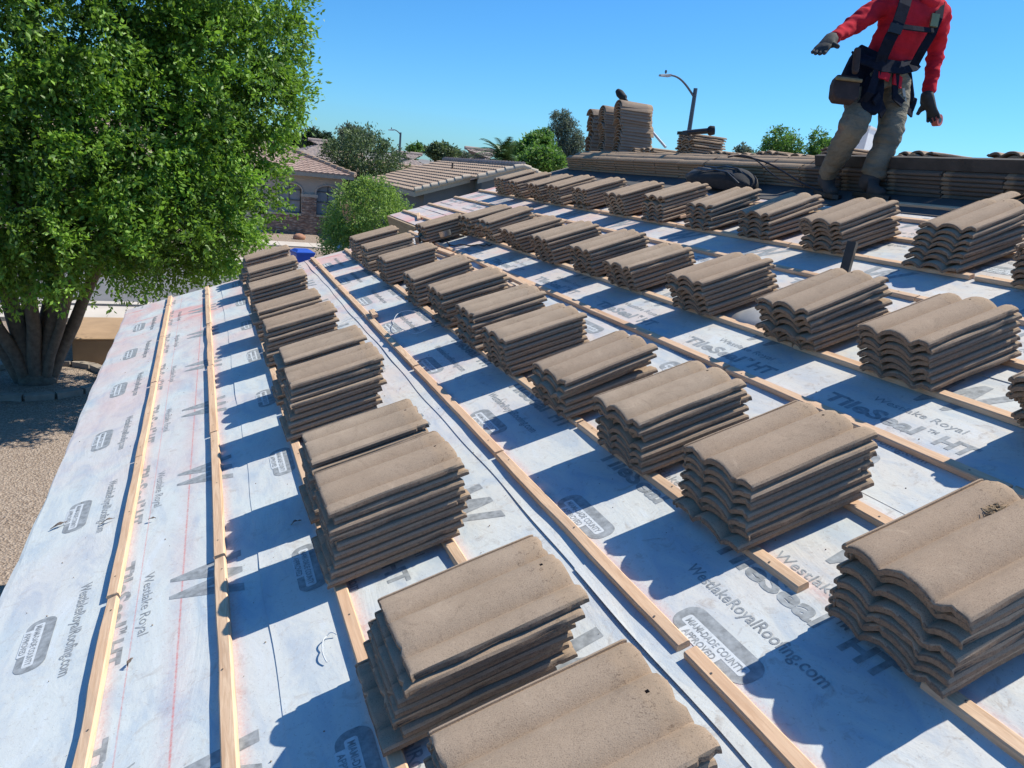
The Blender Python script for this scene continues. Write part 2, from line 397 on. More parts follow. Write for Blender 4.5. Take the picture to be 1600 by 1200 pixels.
for k in range(7):
    x0 = -.045 if k == 0 else -.02 + W * k
    x1 = (-.02 + W * (k + 1)) + .08
    if x1 > RIDGE - .03: x1 = RIDGE - .03
    yf = YF1 if x0 < X2 - .1 else YF2
    L = x1 - x0
    zf = (lambda x, x0=x0, L=L: .0050 - .0035 * (x - x0) / L) if k else (lambda x: .003)
    segs = [(YN, yf)] if k != 2 else [(YN, 1.64), (1.62, yf)]
    pieces = [strip(k, x0, x1, a, b, 10 * k + i) for i, (a, b) in enumerate(segs)]
    mb = MB()
    for i, (vs, fs) in enumerate(pieces):
        mb.add([(x, y, z + .002 * (i == 0 and k == 2)) for x, y, z in vs], fs)
    if k == 3:   # the strip that meets the raised roof corner continues past it
        mb.add([(X2 + .01, YF1, .0035), (x1, YF1, .0015), (x1, YF2, .0015), (X2 + .01, YF2, .0035)], [(0, 1, 2, 3)])
    sh = mb.build('underlayment_sheet', M_SHEET, house, ROOF)
    pm = MB()
    if k == 2:
        prints(x0, lambda x: zf(x) + .002, YN, 1.62, 1.50, pm); prints(x0, zf, 1.66, yf - .02, 2.17, pm)
    else: prints(-.02 if k == 0 else x0, zf, YN, yf - .02, phases[k], pm)
    pm.build('printed_lettering', [M_PRINT, M_PRINT_L], sh)

# ================================================================ BATTENS
def batten_mesh(L, seed, wd=.038, ht=.020, wane=0.):
    r = random.Random(seed); n = 14; vs = []; ph = r.uniform(0, 6)
    bow = r.uniform(-.002, .002)
    sec = [(-.5, 0), (.5, 0), (.5, .82), (.40, 1), (-.40, 1), (-.5, .82)]
    for i in range(n + 1):
        y = L * i / n; o = bow * math.sin(math.pi * i / n)
        for a, b in sec:
            q = 0
            if wane and b > .5 and a < 0: q = wane * max(0, math.sin(i * .9 + ph)) * .0045
            vs.append((a * wd + o + q, y + r.uniform(-.001, .001) * (i in (0, n)), b * ht - q * .6 + r.uniform(-.0003, .0003)))
    m = 6; fs = [(i * m + j, i * m + (j + 1) % m, (i + 1) * m + (j + 1) % m, (i + 1) * m + j) for i in range(n) for j in range(m)]
    fs += [tuple(reversed(range(m))), tuple(n * m + j for j in range(m))]
    mb = MB().add(vs, fs)
    for q in range(3):
        yy_ = L * (.08 + .42 * q) + r.uniform(-.02, .02); xx_ = r.uniform(-.008, .008) + bow * math.sin(math.pi * yy_ / L)
        mb.add([(xx_ + .0032 * math.cos(a_ * 1.047), yy_ + .0032 * math.sin(a_ * 1.047), ht + .0008) for a_ in range(6)], [tuple(range(6))], 1)
    return mb.mesh('batten', [M_WOOD, M_NAIL])
BM = [batten_mesh(1.2, i, wane=(0, .6, 0, 1, 0, .4)[i]) for i in range(6)]
ORD = ['first', 'second', 'third', 'fourth', 'fifth', 'sixth', 'seventh', 'eighth', 'ninth', 'tenth', 'eleventh', 'twelfth', 'thirteenth', 'fourteenth', 'fifteenth', 'sixteenth', 'seventeenth', 'eighteenth', 'nineteenth', 'twentieth']
for u in range(1, 16):
    x = u * S; ymax = YF1 - .02 if x < X2 else YF2 - .02
    if u == 15: continue
    far = [y for y in (1.20 + 1.215 * k for k in range(-3, 8))]
    idx = 0
    for y in far:
        y0 = y + .012
        if y0 > ymax - .1: continue
        Lp = min(1.2, ymax - y0)
        if y + 1.2 < .2: continue
        if u == 6 and abs(y + .015) < .1: y0 -= .34
        me = random.choice(BM)
        o = link('wooden_batten', me, None, ROOF @ Matrix.Translation((x + random.uniform(-.002, .002), y0 + random.uniform(-.006, .006), .0052)) @ Matrix.Rotation(random.uniform(-.0025, .0025), 4, 'Z') @ Matrix.Diagonal((1, Lp / 1.2, 1, 1)))
        idx += 1
        tag(o, f'pine batten, {ORD[idx-1]} piece from the near end in the {ORD[u-1]} line up from the eave', 'batten', 'pine battens nailed across the roof')

# ================================================================ ROOF TILES
TL, TW, TP = .42, .315, .0268
PROF = [(0, .024), (.004, .030), (.012, .0335), (.028, .035), (.044, .0325), (.060, .0245), (.074, .0150), (.079, .0132), (.0855, .0195), (.098, .030), (.115, .038), (.135, .042), (.155, .0415), (.175, .037), (.193, .0285), (.2075, .0170), (.2135, .0132), (.2205, .0195), (.233, .029), (.250, .0345), (.268, .0345), (.284, .030), (.2955, .0245), (.2965, .0185), (.304, .018), (.3052, .0225), (.309, .0225), (.315, .017)]
def tile_mesh(seed, smooth=True):
    r = random.Random(seed); ys = [p[0] for p in PROF]
    # insert columns round the nail hole on the hump
    cols = PROF[:]
    def zat(y):
        for a, b in zip(PROF, PROF[1:]):
            if a[0] <= y <= b[0]: return a[1] + (b[1] - a[1]) * (y - a[0]) / (b[0] - a[0])
    hy = .152; cols = sorted([c for c in cols if abs(c[0] - hy) > .0055] + [(hy - .0038, zat(hy - .0038)), (hy + .0038, zat(hy + .0038))])
    xs = [0, .003, .012, .05, .12, .2, .28, .345, .372, .3796, .395, .412, .42]
    n, m = len(xs), len(cols); top = []; bot = []; th = .0175
    chip = [0] * m
    for _ in range(r.randint(2, 5)):
        c = r.randrange(m); 
        for q in range(m): chip[q] = max(chip[q], max(0, .011 - abs(cols[q][0] - cols[c][0]) * .8) * r.random())
    wob = r.uniform(0, 6)
    echip = [max(0, .006 * math.sin(xx * r.uniform(20, 60) + wob)) * (r.random() < .35) for xx in xs]
    for i, x in enumerate(xs):
        for j, (y, z) in enumerate(cols):
            zz = z; xx = x; yy = y
            if i == 0: zz -= .004; 
            if i == 1: zz -= .0012
            if i <= 1: xx += chip[j]
            if i >= n - 2: xx -= chip[m - 1 - j] * 1.2 + .0006 * math.sin(y * 210 + wob)
            if i == n - 1: zz -= .003
            if j == 0: yy += echip[i]
            zz += .0007 * math.sin(x * 17 + wob + y * 30)
            if i <= 1: xx += r.uniform(0, .0016)
            top.append((xx, yy, zz))
            k = .62 if j in (0, m - 1) else .75 if j == 1 else 1
            bot.append((xx, yy, max(0.0, z - th * k)))
    vs = top + bot; N = n * m; fs = []
    hc = [j for j in range(m - 1) if abs(cols[j][0] - (hy - .0038)) < 1e-6][0]; hr = xs.index(.372)
    for i in range(n - 1):
        for j in range(m - 1):
            a = i * m + j
            if i == hr and j == hc:
                q = (a, a + m, a + m + 1, a + 1)
                fs += [(q[t], q[(t + 1) % 4], N + q[(t + 1) % 4], N + q[t]) for t in range(4)]; continue
            fs.append((a, a + m, a + m + 1, a + 1)); fs.append((N + a, N + a + 1, N + a + m + 1, N + a + m))
    for i in range(n - 1):
        a = i * m; fs.append((a, N + a, N + a + m, a + m)); a += m - 1; fs.append((a, a + m, N + a + m, N + a))
    for j in range(m - 1):
        fs.append((j, j + 1, N + j + 1, N + j)); a = (n - 1) * m + j; fs.append((a, N + a, N + a + 1, a + 1))
    mb = MB().add(vs, fs); mb.mi = [0 if all(q < N for q in f_) and sum(vs[q][0] for q in f_) / len(f_) > .0035 else 1 for f_ in fs]
    return mb.mesh('roof_tile', [M_TILE, M_RAW], smooth=32)
TM = [tile_mesh(i) for i in range(8)]
TM_SHADETONE = [t_.copy() for t_ in TM[:3]]
for t_ in TM_SHADETONE: t_.name = 'shade_toned_roof_tile'; t_.materials[0] = M_SHADETONE; t_.materials[1] = M_SHADETONE  # copies of the same tiles with the shade put into their colour
TILES = []          # (matrix, mesh, label, group, category, score)
def add_tile(M, label, group, boost=1., pool=None):
    me = random.choice(pool or TM); c = M @ Vector((.21, .157, 0)); dd = (c - CAM_POS).length
    TILES.append((M, me, label, group, boost / dd ** 2))
def unproj(px, py, z):
    dr = RC.transposed() @ Vector(((px - 800) / F_PX, -(py - 600) / F_PX, -1)); t = (z - CH) / dr.z
    return CX + dr.x * t, dr.y * t
LAY = {0: 'top tile', 1: 'second tile down', 2: 'third tile down', 3: 'fourth tile down', 4: 'fifth tile down', 5: 'sixth tile down', 6: 'seventh tile down', 7: 'eighth tile down', 8: 'ninth tile down', 9: 'tenth tile down'}
ROWS = {
 1: (1.005, [(381,402,7),(385,420,7),(388,445,8),(398,478,7),(410,502,8),(435,545,8),(443,578,9),(470,680,8),(490,742,9),(592,938,7),(668,1145,8)]),
 2: (2.01, [(545,372,7),(562,385,7),(588,402,7),(628,428,7),(665,448,8),(710,478,7),(752,514,7),(832,570,6),(925,622,7),(1065,698,7),(1313,852,7)]),
 3: (3.04, [(648,352,6),(715,339,7),(744,345,7),(777,359,7),(825,370,7),(884,385,7),(940,410,6),(1039,431,7),(1180,468,7),(1335,510,7),(1575,592,7)]),
 4: (4.07, [(771,280,7),(791,285,7),(820,289,7),(850,291,7),(890,296,7),(941,304,7),(1001,307,7),(1072,320,6),(1150,332,6),(1247,344,7),(1435,351,7),(1585,385,7)])}
ROWN = {1: 'row nearest the eave', 2: 'second row up', 3: 'third row up', 4: 'row nearest the ridge'}
WEDGE = {(2, 7): 3, (2, 3): 3, (3, 8): 3, (4, 8): 3, (4, 7): 3, (4, 9): 3, (4, 10): 3, (3, 2): 4}
for row, (xb, lst) in ROWS.items():
    for si, (px, py, n) in enumerate(lst):
        near = len(lst) - si
        ztop = .025 + (n - 1) * TP + .0165
        xt, yf = unproj(px, py, ztop)
        if row == 3 and si == 0: xb_ = xt + .02
        else: xb_ = xb
        yn = yf - TW
        mis = random.uniform(-.02, .02); fan = random.uniform(-.02, .02)
        wed = WEDGE.get((row, si)); tilt = 0.; zacc = .0255
        for k in range(n):
            t = k / (n - 1); top = (k == n - 1)
            x = xb_ + (xt - xb_) * (t ** .8) + (0 if top else random.gauss(0, .0075)); y = yn + (1 - t) * mis + (0 if top else random.gauss(0, .0045))
            rot = random.gauss(0, .006) + (1 - t) * fan
            tl = 0.
            if wed and k >= n - wed:
                tl = -R_(2.2) if k == n - wed else tl0
                tl0 = tl
                if not top: x -= .006
            if random.random() < .14 and not top and k > 0: x += random.choice((-1, 1)) * random.uniform(.012, .026); rot += random.uniform(-.008, .008)
            M = ROOF @ Matrix.Translation((x, y, zacc)) @ Matrix.Rotation(rot, 4, 'Z') @ Matrix.Rotation(tl, 4, 'Y') @ Matrix.Rotation(random.gauss(0, .0025), 4, 'X')
            lab = f'brown concrete {LAY[n-1-k]} of stack {"" if near>0 else ""}{ORD[near-1]} from the near end, {ROWN[row]}'
            lab = f'{LAY[n-1-k].replace("tile", "brown tile")}, {ORD[near-1]} stack from the near end, {ROWN[row]}'
            add_tile(M, lab, 'concrete roof tiles stacked in rows on the roof', 3. if top else 1.)
            zacc += TP + random.uniform(-.0006, .0008)
# ridge: tiles laid lengthwise, front face towards the eave
yy = 1.05; ci = 0
while yy < 9.0:
    n = 6
    for k in range(n):
        M = ROOF @ Matrix.Translation((5.615 + random.gauss(0, .006), yy + random.gauss(0, .004), .006 + k * .0275)) @ Matrix.Rotation(R_(90) + random.gauss(0, .006), 4, 'Z')
        add_tile(M, f'{["bottom","second","third","fourth","fifth","sixth"][k]} tile in pile {ORD[ci]} of those lying along the ridge, from the near end', 'concrete roof tiles stacked along the ridge', 1.2, TM_SHADETONE)
    yy += .428; ci += 1
# stacks on the far slope, ends showing over the ridge
def ridge_stack(y, n, xoff, seat, name, rot=0.):
    for k in range(n):
        M = Matrix.Translation(RID) @ Matrix.Translation((xoff + random.gauss(0, .008), y + random.gauss(0, .006), seat + k * .027)) @ Matrix.Rotation(rot + random.gauss(0, .01), 4, 'Z')
        add_tile(M, f'{LAY[n-1-k] if n-1-k in LAY else "low tile"} of {name}', 'concrete roof tiles stacked along the ridge', 1.5 if k == n - 1 else .8)
def nm(i, extra='short pile'): return f'the {ORD[i]} {extra} behind the ridge, from the near end'
def ridge_at(px, py, x=5.52):
    d = CAM_ROT @ Vector(((px - 800) / F_PX, -(py - 600) / F_PX, -1)); q = CAM_POS + d * ((x - CAM_POS.x) / d.x); return q.y, q.z
RP = [(1547, 238), (1465, 248), (1400, 236), (1326, 244), (1282, 230), (1222, 241), (1181, 236), (1144, 239), (1104, 236), (1026, 241), (1000, 231), (972, 231)]
for i, (px, py) in enumerate(RP):
    y, z = ridge_at(px, py); hz_ = max(.06, z - RID.z); n = max(2, min(6, int(hz_ / .027)))
    ridge_stack(y - TW, n, .02, hz_ - n * .027 - .005, nm(i))
y, z = ridge_at(1062, 214); ridge_stack(y - TW, 10, -.01, z - RID.z - .245, 'the tall pile behind the ridge with a black tool on top')
TILES.sort(key=lambda t: -t[4])
for M, me, lab, grp, sc in TILES[:300]:
    tag(link('roof_tile', me, None, M), lab, 'roof tile', grp, 'thing')
rest = TILES[300:]
if rest:
    vs = []; fs = []; off = 0
    A = {id(me): (np.array([v.co[:] for v in me.vertices]), [tuple(p.vertices) for p in me.polygons]) for me in TM + TM_SHADETONE}
    for M, me, *_ in rest:
        V, Fs = A[id(me)]; Mn = np.array(M); P = V @ Mn[:3, :3].T + Mn[:3, 3]
        vs += P.tolist(); fs += [tuple(i + off for i in f_) for f_ in Fs]; off += len(V)
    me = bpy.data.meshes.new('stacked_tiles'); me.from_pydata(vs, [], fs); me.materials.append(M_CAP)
    me.polygons.foreach_set('use_smooth', [True] * len(me.polygons)); me.set_sharp_from_angle(angle=R_(35))
    tag(link('roof_tiles', me), 'remaining brown roof tiles low in the stacks and along the ridge', 'roof tiles', kind='stuff')

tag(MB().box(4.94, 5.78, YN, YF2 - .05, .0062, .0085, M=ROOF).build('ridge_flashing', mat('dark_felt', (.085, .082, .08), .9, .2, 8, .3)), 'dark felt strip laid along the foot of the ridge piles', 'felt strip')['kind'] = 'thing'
# ridge boards
b = MB(); b.box(5.325, 5.362, -.2, 4.75, .178, .255, M=ROOF)
tag(b.build('ridge_board', M_DARKBOARD), 'long dark board on edge on top of the tiles lying along the ridge', 'board')

# ridge cap tiles in three tall piles
def cap_mesh(seed):
    r = random.Random(seed); n = 13; L = .43; xs = [0, .004, .1, .22, .34, .42, .43]; vs = []; th = .014
    for i, x in enumerate(xs):
        tp = 1 - .12 * x / L
        for s_, rr in ((0, .125), (1, .125 - th)):
            for j in range(n):
                a = R_(12 + 156 * j / (n - 1)); q = .003 if i in (0, len(xs) - 1) and s_ == 0 else 0
                vs.append((x, .125 + math.cos(a) * (rr - q) * tp, math.sin(a) * (rr - q) * tp * .85))
    m = 2 * n; fs = []
    for i in range(len(xs) - 1):
        for j in range(n - 1):
            a = i * m + j; fs += [(a, a + 1, a + m + 1, a + m), (a + n, a + n + m, a + n + m + 1, a + n + 1)]
        a = i * m; fs += [(a, a + m, a + m + n, a + n), (a + n - 1, a + 2 * n - 1, a + m + 2 * n - 1, a + m + n - 1)]
    for j in range(n - 1):
        fs.append((j, j + n, j + n + 1, j + 1)); a = (len(xs) - 1) * m + j; fs.append((a, a + 1, a + n + 1, a + n))
    return MB().add(vs, fs).mesh('ridge_cap_tile', M_CAP, smooth=35)
CM = [cap_mesh(i) for i in range(3)]
PILE = [('nearest tall pile', at(948, 250, 8.75), .635, .035, 0), ('middle tall pile', at(926, 250, 9.3), .60, .03, 0), ('farthest tall pile', at(906, 252, 9.75), .62, .05, R_(-4))]
for pn, base, hgt, pit, lean in PILE:
    n = int(hgt / pit); z0 = base.z - .02
    for k in range(n + 1):
        p = Vector((base.x + random.gauss(0, .008) + .03 * math.sin(k * .25), base.y - .25 + random.gauss(0, .005), z0 + k * pit))
        o = link('ridge_cap_tile', random.choice(CM), None, Matrix.Translation(p) @ Matrix.Rotation(random.gauss(0, .02) + R_(-6), 4, 'Z') @ Matrix.Rotation(lean + random.gauss(0, .01), 4, 'Y'))
        tag(o, f'curved ridge cap, {ORD[n-k] if n-k < 20 else "low"} from the top of the {pn} on the ridge', 'ridge cap', 'ridge cap tiles piled at the far end of the ridge', 'thing')
# plank staging that carries the piles on the far slope
st = MB(); st.box(5.35, 6.6, 8.3, 9.85, 4.50, 4.572); st.box(5.6, 5.68, 8.4, 9.8, 4.3, 4.50); st.box(6.4, 6.48, 8.4, 9.8, 4.2, 4.50)
tag(st.build('staging_platform', M_DARKBOARD), 'low dark timber platform on the ridge under the piles of curved ridge caps', 'platform')



# ================================================================ FOLIAGE
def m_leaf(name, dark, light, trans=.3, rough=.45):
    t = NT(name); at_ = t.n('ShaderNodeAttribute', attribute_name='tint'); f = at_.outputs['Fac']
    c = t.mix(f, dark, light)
    t.set(c, rough); t.b.inputs['Specular IOR Level'].default_value = .45
    tr = t.n('ShaderNodeBsdfTranslucent'); c2 = t.mix(.5, c, (light[0] * 1.3, light[1] * 1.35, light[2] * .7)); t.l(c2, tr.inputs['Color'])
    mx = t.n('ShaderNodeMixShader'); mx.inputs[0].default_value = trans
    t.l(t.b.outputs[0], mx.inputs[1]); t.l(tr.outputs[0], mx.inputs[2]); t.l(mx.outputs[0], t.out.inputs[0]); return t.m
def leaf_mesh(name, C, D, size, aspect, tint, m):
    """C centres, D leaf axis directions (unit), random roll; rhombic folded leaves"""
    n = len(C); r = rng.normal(size=(n, 3)); side = np.cross(D, r); side /= np.linalg.norm(side, axis=1)[:, None] + 1e-9
    sz = size * rng.uniform(.65, 1.25, n)[:, None]; nrm = np.cross(D, side)
    a = C - D * sz * .5; b = C + D * sz * .5; w_ = side * sz * aspect * .5; up = nrm * sz * .07
    V = np.empty((n, 4, 3)); V[:, 0] = a; V[:, 1] = C + w_ + up; V[:, 2] = b; V[:, 3] = C - w_ + up
    me = bpy.data.meshes.new(name); me.vertices.add(4 * n); me.vertices.foreach_set('co', V.reshape(-1).astype(np.float32))
    I = np.arange(n)[:, None] * 4 + np.array([[0, 1, 2, 0, 2, 3]]); me.loops.add(6 * n); me.loops.foreach_set('vertex_index', I.reshape(-1).astype(np.int32))
    me.polygons.add(2 * n); me.polygons.foreach_set('loop_start', (np.arange(2 * n) * 3).astype(np.int32)); me.polygons.foreach_set('loop_total', np.full(2 * n, 3, np.int32))
    me.update(calc_edges=True)
    at_ = me.attributes.new('tint', 'FLOAT', 'FACE'); at_.data.foreach_set('value', np.repeat(np.clip(tint, 0, 1), 2).astype(np.float32))
    me.materials.append(m); return me
def crown(blobs, n_clump, per, leaf, m, aspect=.42, rad=.35, droop=.35, fill=.25, bright=.35, zmin=None, sprig=None):
    """clumps of leaves on the uneven skin of several blobs: (cx,cy,cz, rx,ry,rz)"""
    B = np.array(blobs, float); area = (B[:, 3] * B[:, 4] + B[:, 4] * B[:, 5] + B[:, 3] * B[:, 5]); area /= area.sum()
    k = rng.choice(len(B), n_clump, p=area); d = rng.normal(size=(n_clump, 3)); d /= np.linalg.norm(d, axis=1)[:, None]
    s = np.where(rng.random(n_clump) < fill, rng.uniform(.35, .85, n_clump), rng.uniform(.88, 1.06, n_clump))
    inn = np.where(s < .86, .25, 1.)  # inner clumps tinted darker, painting in the shade inside the crown
    P = B[k, :3] + d * B[k, 3:] * s[:, None]
    # drop clumps deep inside another blob
    keep = np.ones(n_clump, bool)
    for i, b in enumerate(B):
        q = (((P - b[:3]) / b[3:]) ** 2).sum(1); keep &= ~((q < .45) & (k != i) & (rng.random(n_clump) < .8))
    if zmin is not None: keep &= P[:, 2] > zmin
    P, d, k = P[keep], d[keep], k[keep]; n = len(P)
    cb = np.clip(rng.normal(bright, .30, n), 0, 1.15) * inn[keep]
    cr = rad * rng.uniform(.55, 1.35, n)
    # each clump: a few sprigs of leaves pointing outward and drooping
    ns = 7; sd_ = rng.normal(size=(n, ns, 3)) * .75 + d[:, None, :] * .9; sd_[:, :, 2] -= droop * rng.uniform(0, 1.4, (n, ns)); sd_ /= np.linalg.norm(sd_, axis=2)[:, :, None]
    pl = max(1, per // ns); u = rng.uniform(.05, 1, (n, ns, pl))
    C = P[:, None, None, :] + sd_[:, :, None, :] * (u * cr[:, None, None])[..., None] + rng.normal(size=(n, ns, pl, 3)) * (leaf * .45)
    C[..., 2] -= (u ** 2) * (cr * droop * .5)[:, None, None]
    D = sd_[:, :, None, :] + rng.normal(size=(n, ns, pl, 3)) * .65; D /= np.linalg.norm(D, axis=3)[..., None]
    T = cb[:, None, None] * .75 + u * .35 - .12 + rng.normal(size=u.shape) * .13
    return leaf_mesh('crown', C.reshape(-1, 3), D.reshape(-1, 3), leaf, aspect, T.reshape(-1), m)
M_BARK = mat('bark', (.16, .125, .095), .95, .3, 12, .8, 40)
M_BARKL = mat('pale_bark', (.30, .25, .20), .95, .25, 12, .6, 40)
def trunk_mesh(base, h, r, forks, spread, crown_c, bark, lean=0):
    mb = MB(); b = Vector(base)
    for i in range(forks):
        a = 2 * math.pi * i / forks + random.uniform(-.3, .3); tip = Vector(crown_c) + Vector((math.cos(a) * spread, math.sin(a) * spread, random.uniform(-.1, .05) * h))
        pts = [b + Vector((math.cos(a), math.sin(a), 0)) * r * .45 * (forks > 1) + Vector((0, 0, -.05))]
        for q in range(1, 7):
            t_ = q / 6; p = b.lerp(tip, t_); p.z = b.z + (tip.z - b.z) * (t_ ** .8); p += Vector((random.gauss(0, .05), random.gauss(0, .05), 0)) * (1 + spread * .3); pts.append(p)
        rr = [r * (1.25 if forks == 1 else .62) * (1 - .75 * q / 6) + .01 for q in range(7)]; rr[0] *= 1.25
        mb.tube(pts, rr, 9)
        for q in (3, 4, 5):
            e = pts[q] + Vector((random.uniform(-1, 1), random.uniform(-1, 1), random.uniform(0, .25))) * spread * .5; mb.tube([pts[q], pts[q].lerp(e, .5) + Vector((0, 0, .1)), e], [rr[q] * .6, rr[q] * .4, .01], 6)
    return mb.mesh('trunk', bark, smooth=60)
def tree(name, label, base, blobs, n_clump, per, leaf, m, group=None, th=.15, forks=3, bark=None, cat='tree', **k):
    base = Vector(base); o = empty(name, base); tag(o, label, cat, group)
    B = [(b[0] - base.x, b[1] - base.y, b[2] - base.z, *b[3:]) for b in blobs]
    link('crown', crown(B, n_clump, per, leaf, m, **k), o)
    c = np.mean(np.array(B)[:, :3], axis=0); sp = max(b[3] for b in B) * .6
    link('trunk', trunk_mesh((0, 0, 0), c[2], th, forks, sp, (c[0], c[1], c[2]), bark or M_BARK), o); return o
L_BIG = m_leaf('leaf_glossy', (.020, .064, .016), (.28, .49, .066), .34, .5)
L_BUSH = m_leaf('leaf_mesquite', (.07, .14, .04), (.30, .45, .11), .4, .55)
L_OLIVE = m_leaf('leaf_olive', (.045, .085, .045), (.17, .24, .10), .25, .6)
L_DARK = m_leaf('leaf_dark', (.015, .04, .016), (.05, .10, .035), .15, .6)
L_GREY = m_leaf('leaf_greygreen', (.09, .12, .10), (.20, .25, .19), .25, .7)
L_MID = m_leaf('leaf_mid', (.05, .12, .028), (.19, .36, .075), .35, .55)

# the big tree over the yard
big_blobs = [(-2.3, 14.6, 5.6, 3.7, 3.2, 3.3), (-.6, 13.7, 4.1, 1.8, 1.9, 1.6), (.3, 14.2, 6.5, 1.85, 1.7, 1.8), (-1.8, 12.6, 3.7, 1.7, 1.3, 1.3), (-3.8, 13.2, 4.2, 2.4, 2.0, 1.9), (-2.6, 12.4, 5.8, 2.2, 1.7, 2.0), (0, 14.4, 8.3, 1.8, 1.9, 1.8), (-2.9, 14.2, 9.0, 3.2, 2.6, 2.3), (-5.4, 14.4, 5.6, 2.6, 2.4, 2.7), (-1.1, 12.7, 6.6, 1.6, 1.3, 1.5)]
base = Vector((-2.1, 14.75, 0)); o = empty('yard_tree', base); tag(o, 'large dense bright green tree in the gravel yard beside the stripped roof', 'tree')
big_blobs += [(.62, 13.3, 3.55, 1.15, 1.1, 1.1), (0, 12.8, 2.95, 1.2, 1.1, .75), (-1.6, 12.5, 3.0, 1.6, 1.1, .9), (-3.1, 12.8, 3.1, 1.9, 1.4, 1.15), (.85, 13.6, 5.1, 1.2, 1.2, 1.3), (-1.2, 13.0, 8.4, 2.2, 1.7, 1.8), (-.3, 14.3, 3.1, 1.5, 1.2, .9), (-2.2, 13.9, 3.4, 2.0, 1.4, 1.1), (-.7, 14.6, 4.6, 1.7, 1.3, 1.4)]
BB = [(b[0] - base.x, b[1] - base.y, b[2], *b[3:]) for b in big_blobs]
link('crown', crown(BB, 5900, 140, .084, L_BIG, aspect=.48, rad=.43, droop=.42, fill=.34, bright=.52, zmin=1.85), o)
mb = MB()
for i, (dx, dy, r0) in enumerate([(-1.6, -.3, .10), (-1.0, -.6, .095), (-.5, -.2, .12), (.1, -.6, .10), (.7, -.35, .095), (1.35, .1, .095), (.4, .7, .12), (-.8, .8, .11), (-.1, .2, .12), (1.0, -.7, .07)]):
    pts = [Vector((dx * .12, dy * .12, -.05))]
    for q in range(1, 8):
        t_ = q / 7; pts.append(Vector((dx * (t_ ** .75) * 1.15 + random.gauss(0, .02), dy * (t_ ** .75) * 1.15 + random.gauss(0, .02), 3.6 * t_)))
    mb.tube(pts, [r0 * (1.25 - .62 * q / 7) for q in range(8)], 10)
mb.ball((0, 0, .02), (.34, .32, .20), 14, noise=.08)
mb.build('trunk', M_BARK, o, smooth=60)
# concrete edging ring round it
rg = MB()
for i in range(16):
    a0, a1 = 2 * math.pi * i / 16 + .02, 2 * math.pi * (i + 1) / 16 - .02
    pl = [(math.cos(a) * r_, math.sin(a) * r_) for a, r_ in ((a0, 1.02), (a1, 1.02), (a1, 1.18), (a0, 1.18))]
    rg.prism(pl, 0, .10, lambda a, b, dd: (a, b, dd))
tag(rg.build('edging_ring', mat('grey_edging', (.30, .26, .22), .95, .2, 5, .4), None, Matrix.Translation((-2.1, 14.75, 0))), 'ring of grey edging blocks around the foot of the large yard tree', 'edging')
# tan block on the gravel
bx = MB(); bx.box(0, 2.6, 0, 1.9, 0, .50); bx.box(-.02, 2.62, -.02, 1.92, .50, .54)
tb = bx.build('block_planter', mat('tan_block', (.36, .24, .14), .9, .15, 2, .3, 80), None, Matrix.Translation((-1.68, 15.75, 0)) @ Matrix.Rotation(R_(2), 4, 'Z'))
bv = tb.modifiers.new('bevel', 'BEVEL'); bv.width = .015; bv.segments = 2
tag(tb, 'low tan box with a pale flat top on the gravel behind the large tree', 'box')

# front bush and background trees
tree('mesquite_tree', 'bright feathery shrub tree in front of the house with arches', (6.6, 29.9, 0), [(6.7, 30, 2.2, 1.45, 1.4, 1.25), (6.1, 30, 1.2, 1.1, 1.1, .95), (7.5, 30, 1.8, 1.0, 1.1, 1.0), (6.8, 30, 2.95, .75, .8, .65), (8.2, 30.2, 2.1, .55, .7, .45)], 950, 28, .13, L_BUSH, th=.12, forks=4, droop=.7, rad=.42, bright=.5)
tree('olive_tree', 'dark grey-green spreading tree behind the feathery shrub, between two houses', (9.8, 46.6, 0), [(9.5, 46.5, 4.3, 2.0, 1.9, 1.2), (8.4, 46.5, 4.0, 1.2, 1.2, 1.0), (10.9, 46.5, 3.9, 1.2, 1.3, 1.1), (9.6, 46.5, 5.1, 1.1, 1.1, .75), (10.1, 46, 3.1, 1.9, 1.4, 1.2)], 620, 28, .19, L_OLIVE, th=.2, forks=4, droop=.2, rad=.6, bright=.4)
bgg = 'trees beyond the neighbouring houses'
def bt(name, label, px, py_top, py_bot, wpx, Y, m, n=130, leaf=.3, squash=1., **k):
    c = at(px, (py_top + py_bot) / 2, Y); rz_ = max(.6, (at(px, py_top, Y).z - at(px, py_bot, Y).z) / 2); rx_ = wpx / 2 / F_PX * Y
    bl = [(c.x + random.uniform(-.1, .1) * rx_, c.y, c.z - .08 * rz_, rx_ * .62, rx_ * .62, rz_ * .78)] + [(c.x + (-.75 + 1.5 * q / 6 + random.uniform(-.12, .12)) * rx_, c.y + random.uniform(-.3, .3) * rx_, c.z + random.uniform(-.5, .62) * rz_, rx_ * random.uniform(.22, .42), rx_ * .4, rz_ * random.uniform(.25, .5)) for q in range(7)]
    return tree(name, label, (c.x, c.y, 0), bl, n, 28, leaf, m, group=bgg, th=.22, forks=2, rad=rx_ * .22, **k)
bt('background_tree', 'small round dark tree on the skyline above the far brown roofs', 497, 204, 232, 44, 90, L_DARK, 150, .42)
bt('background_tree', 'dark green tree low on the skyline next to the big tree crown', 448, 208, 226, 46, 95, L_DARK, 110, .45)
bt('background_tree', 'tiny pale olive tree on the skyline beside the small round dark one', 468, 212, 226, 22, 110, L_OLIVE, 60, .42)
bt('background_tree', 'hazy grey-green tree crown just behind the spreading olive tree', 556, 200, 240, 50, 75, L_GREY, 130, .35)
bt('background_tree', 'small rounded bright tree beyond the thin far street lamp', 648, 226, 243, 22, 70, L_MID, 80, .28)
bt('background_tree', 'dull olive tree above the brown roof past the thin far lamp', 689, 222, 252, 54, 72, L_OLIVE, 150, .35)
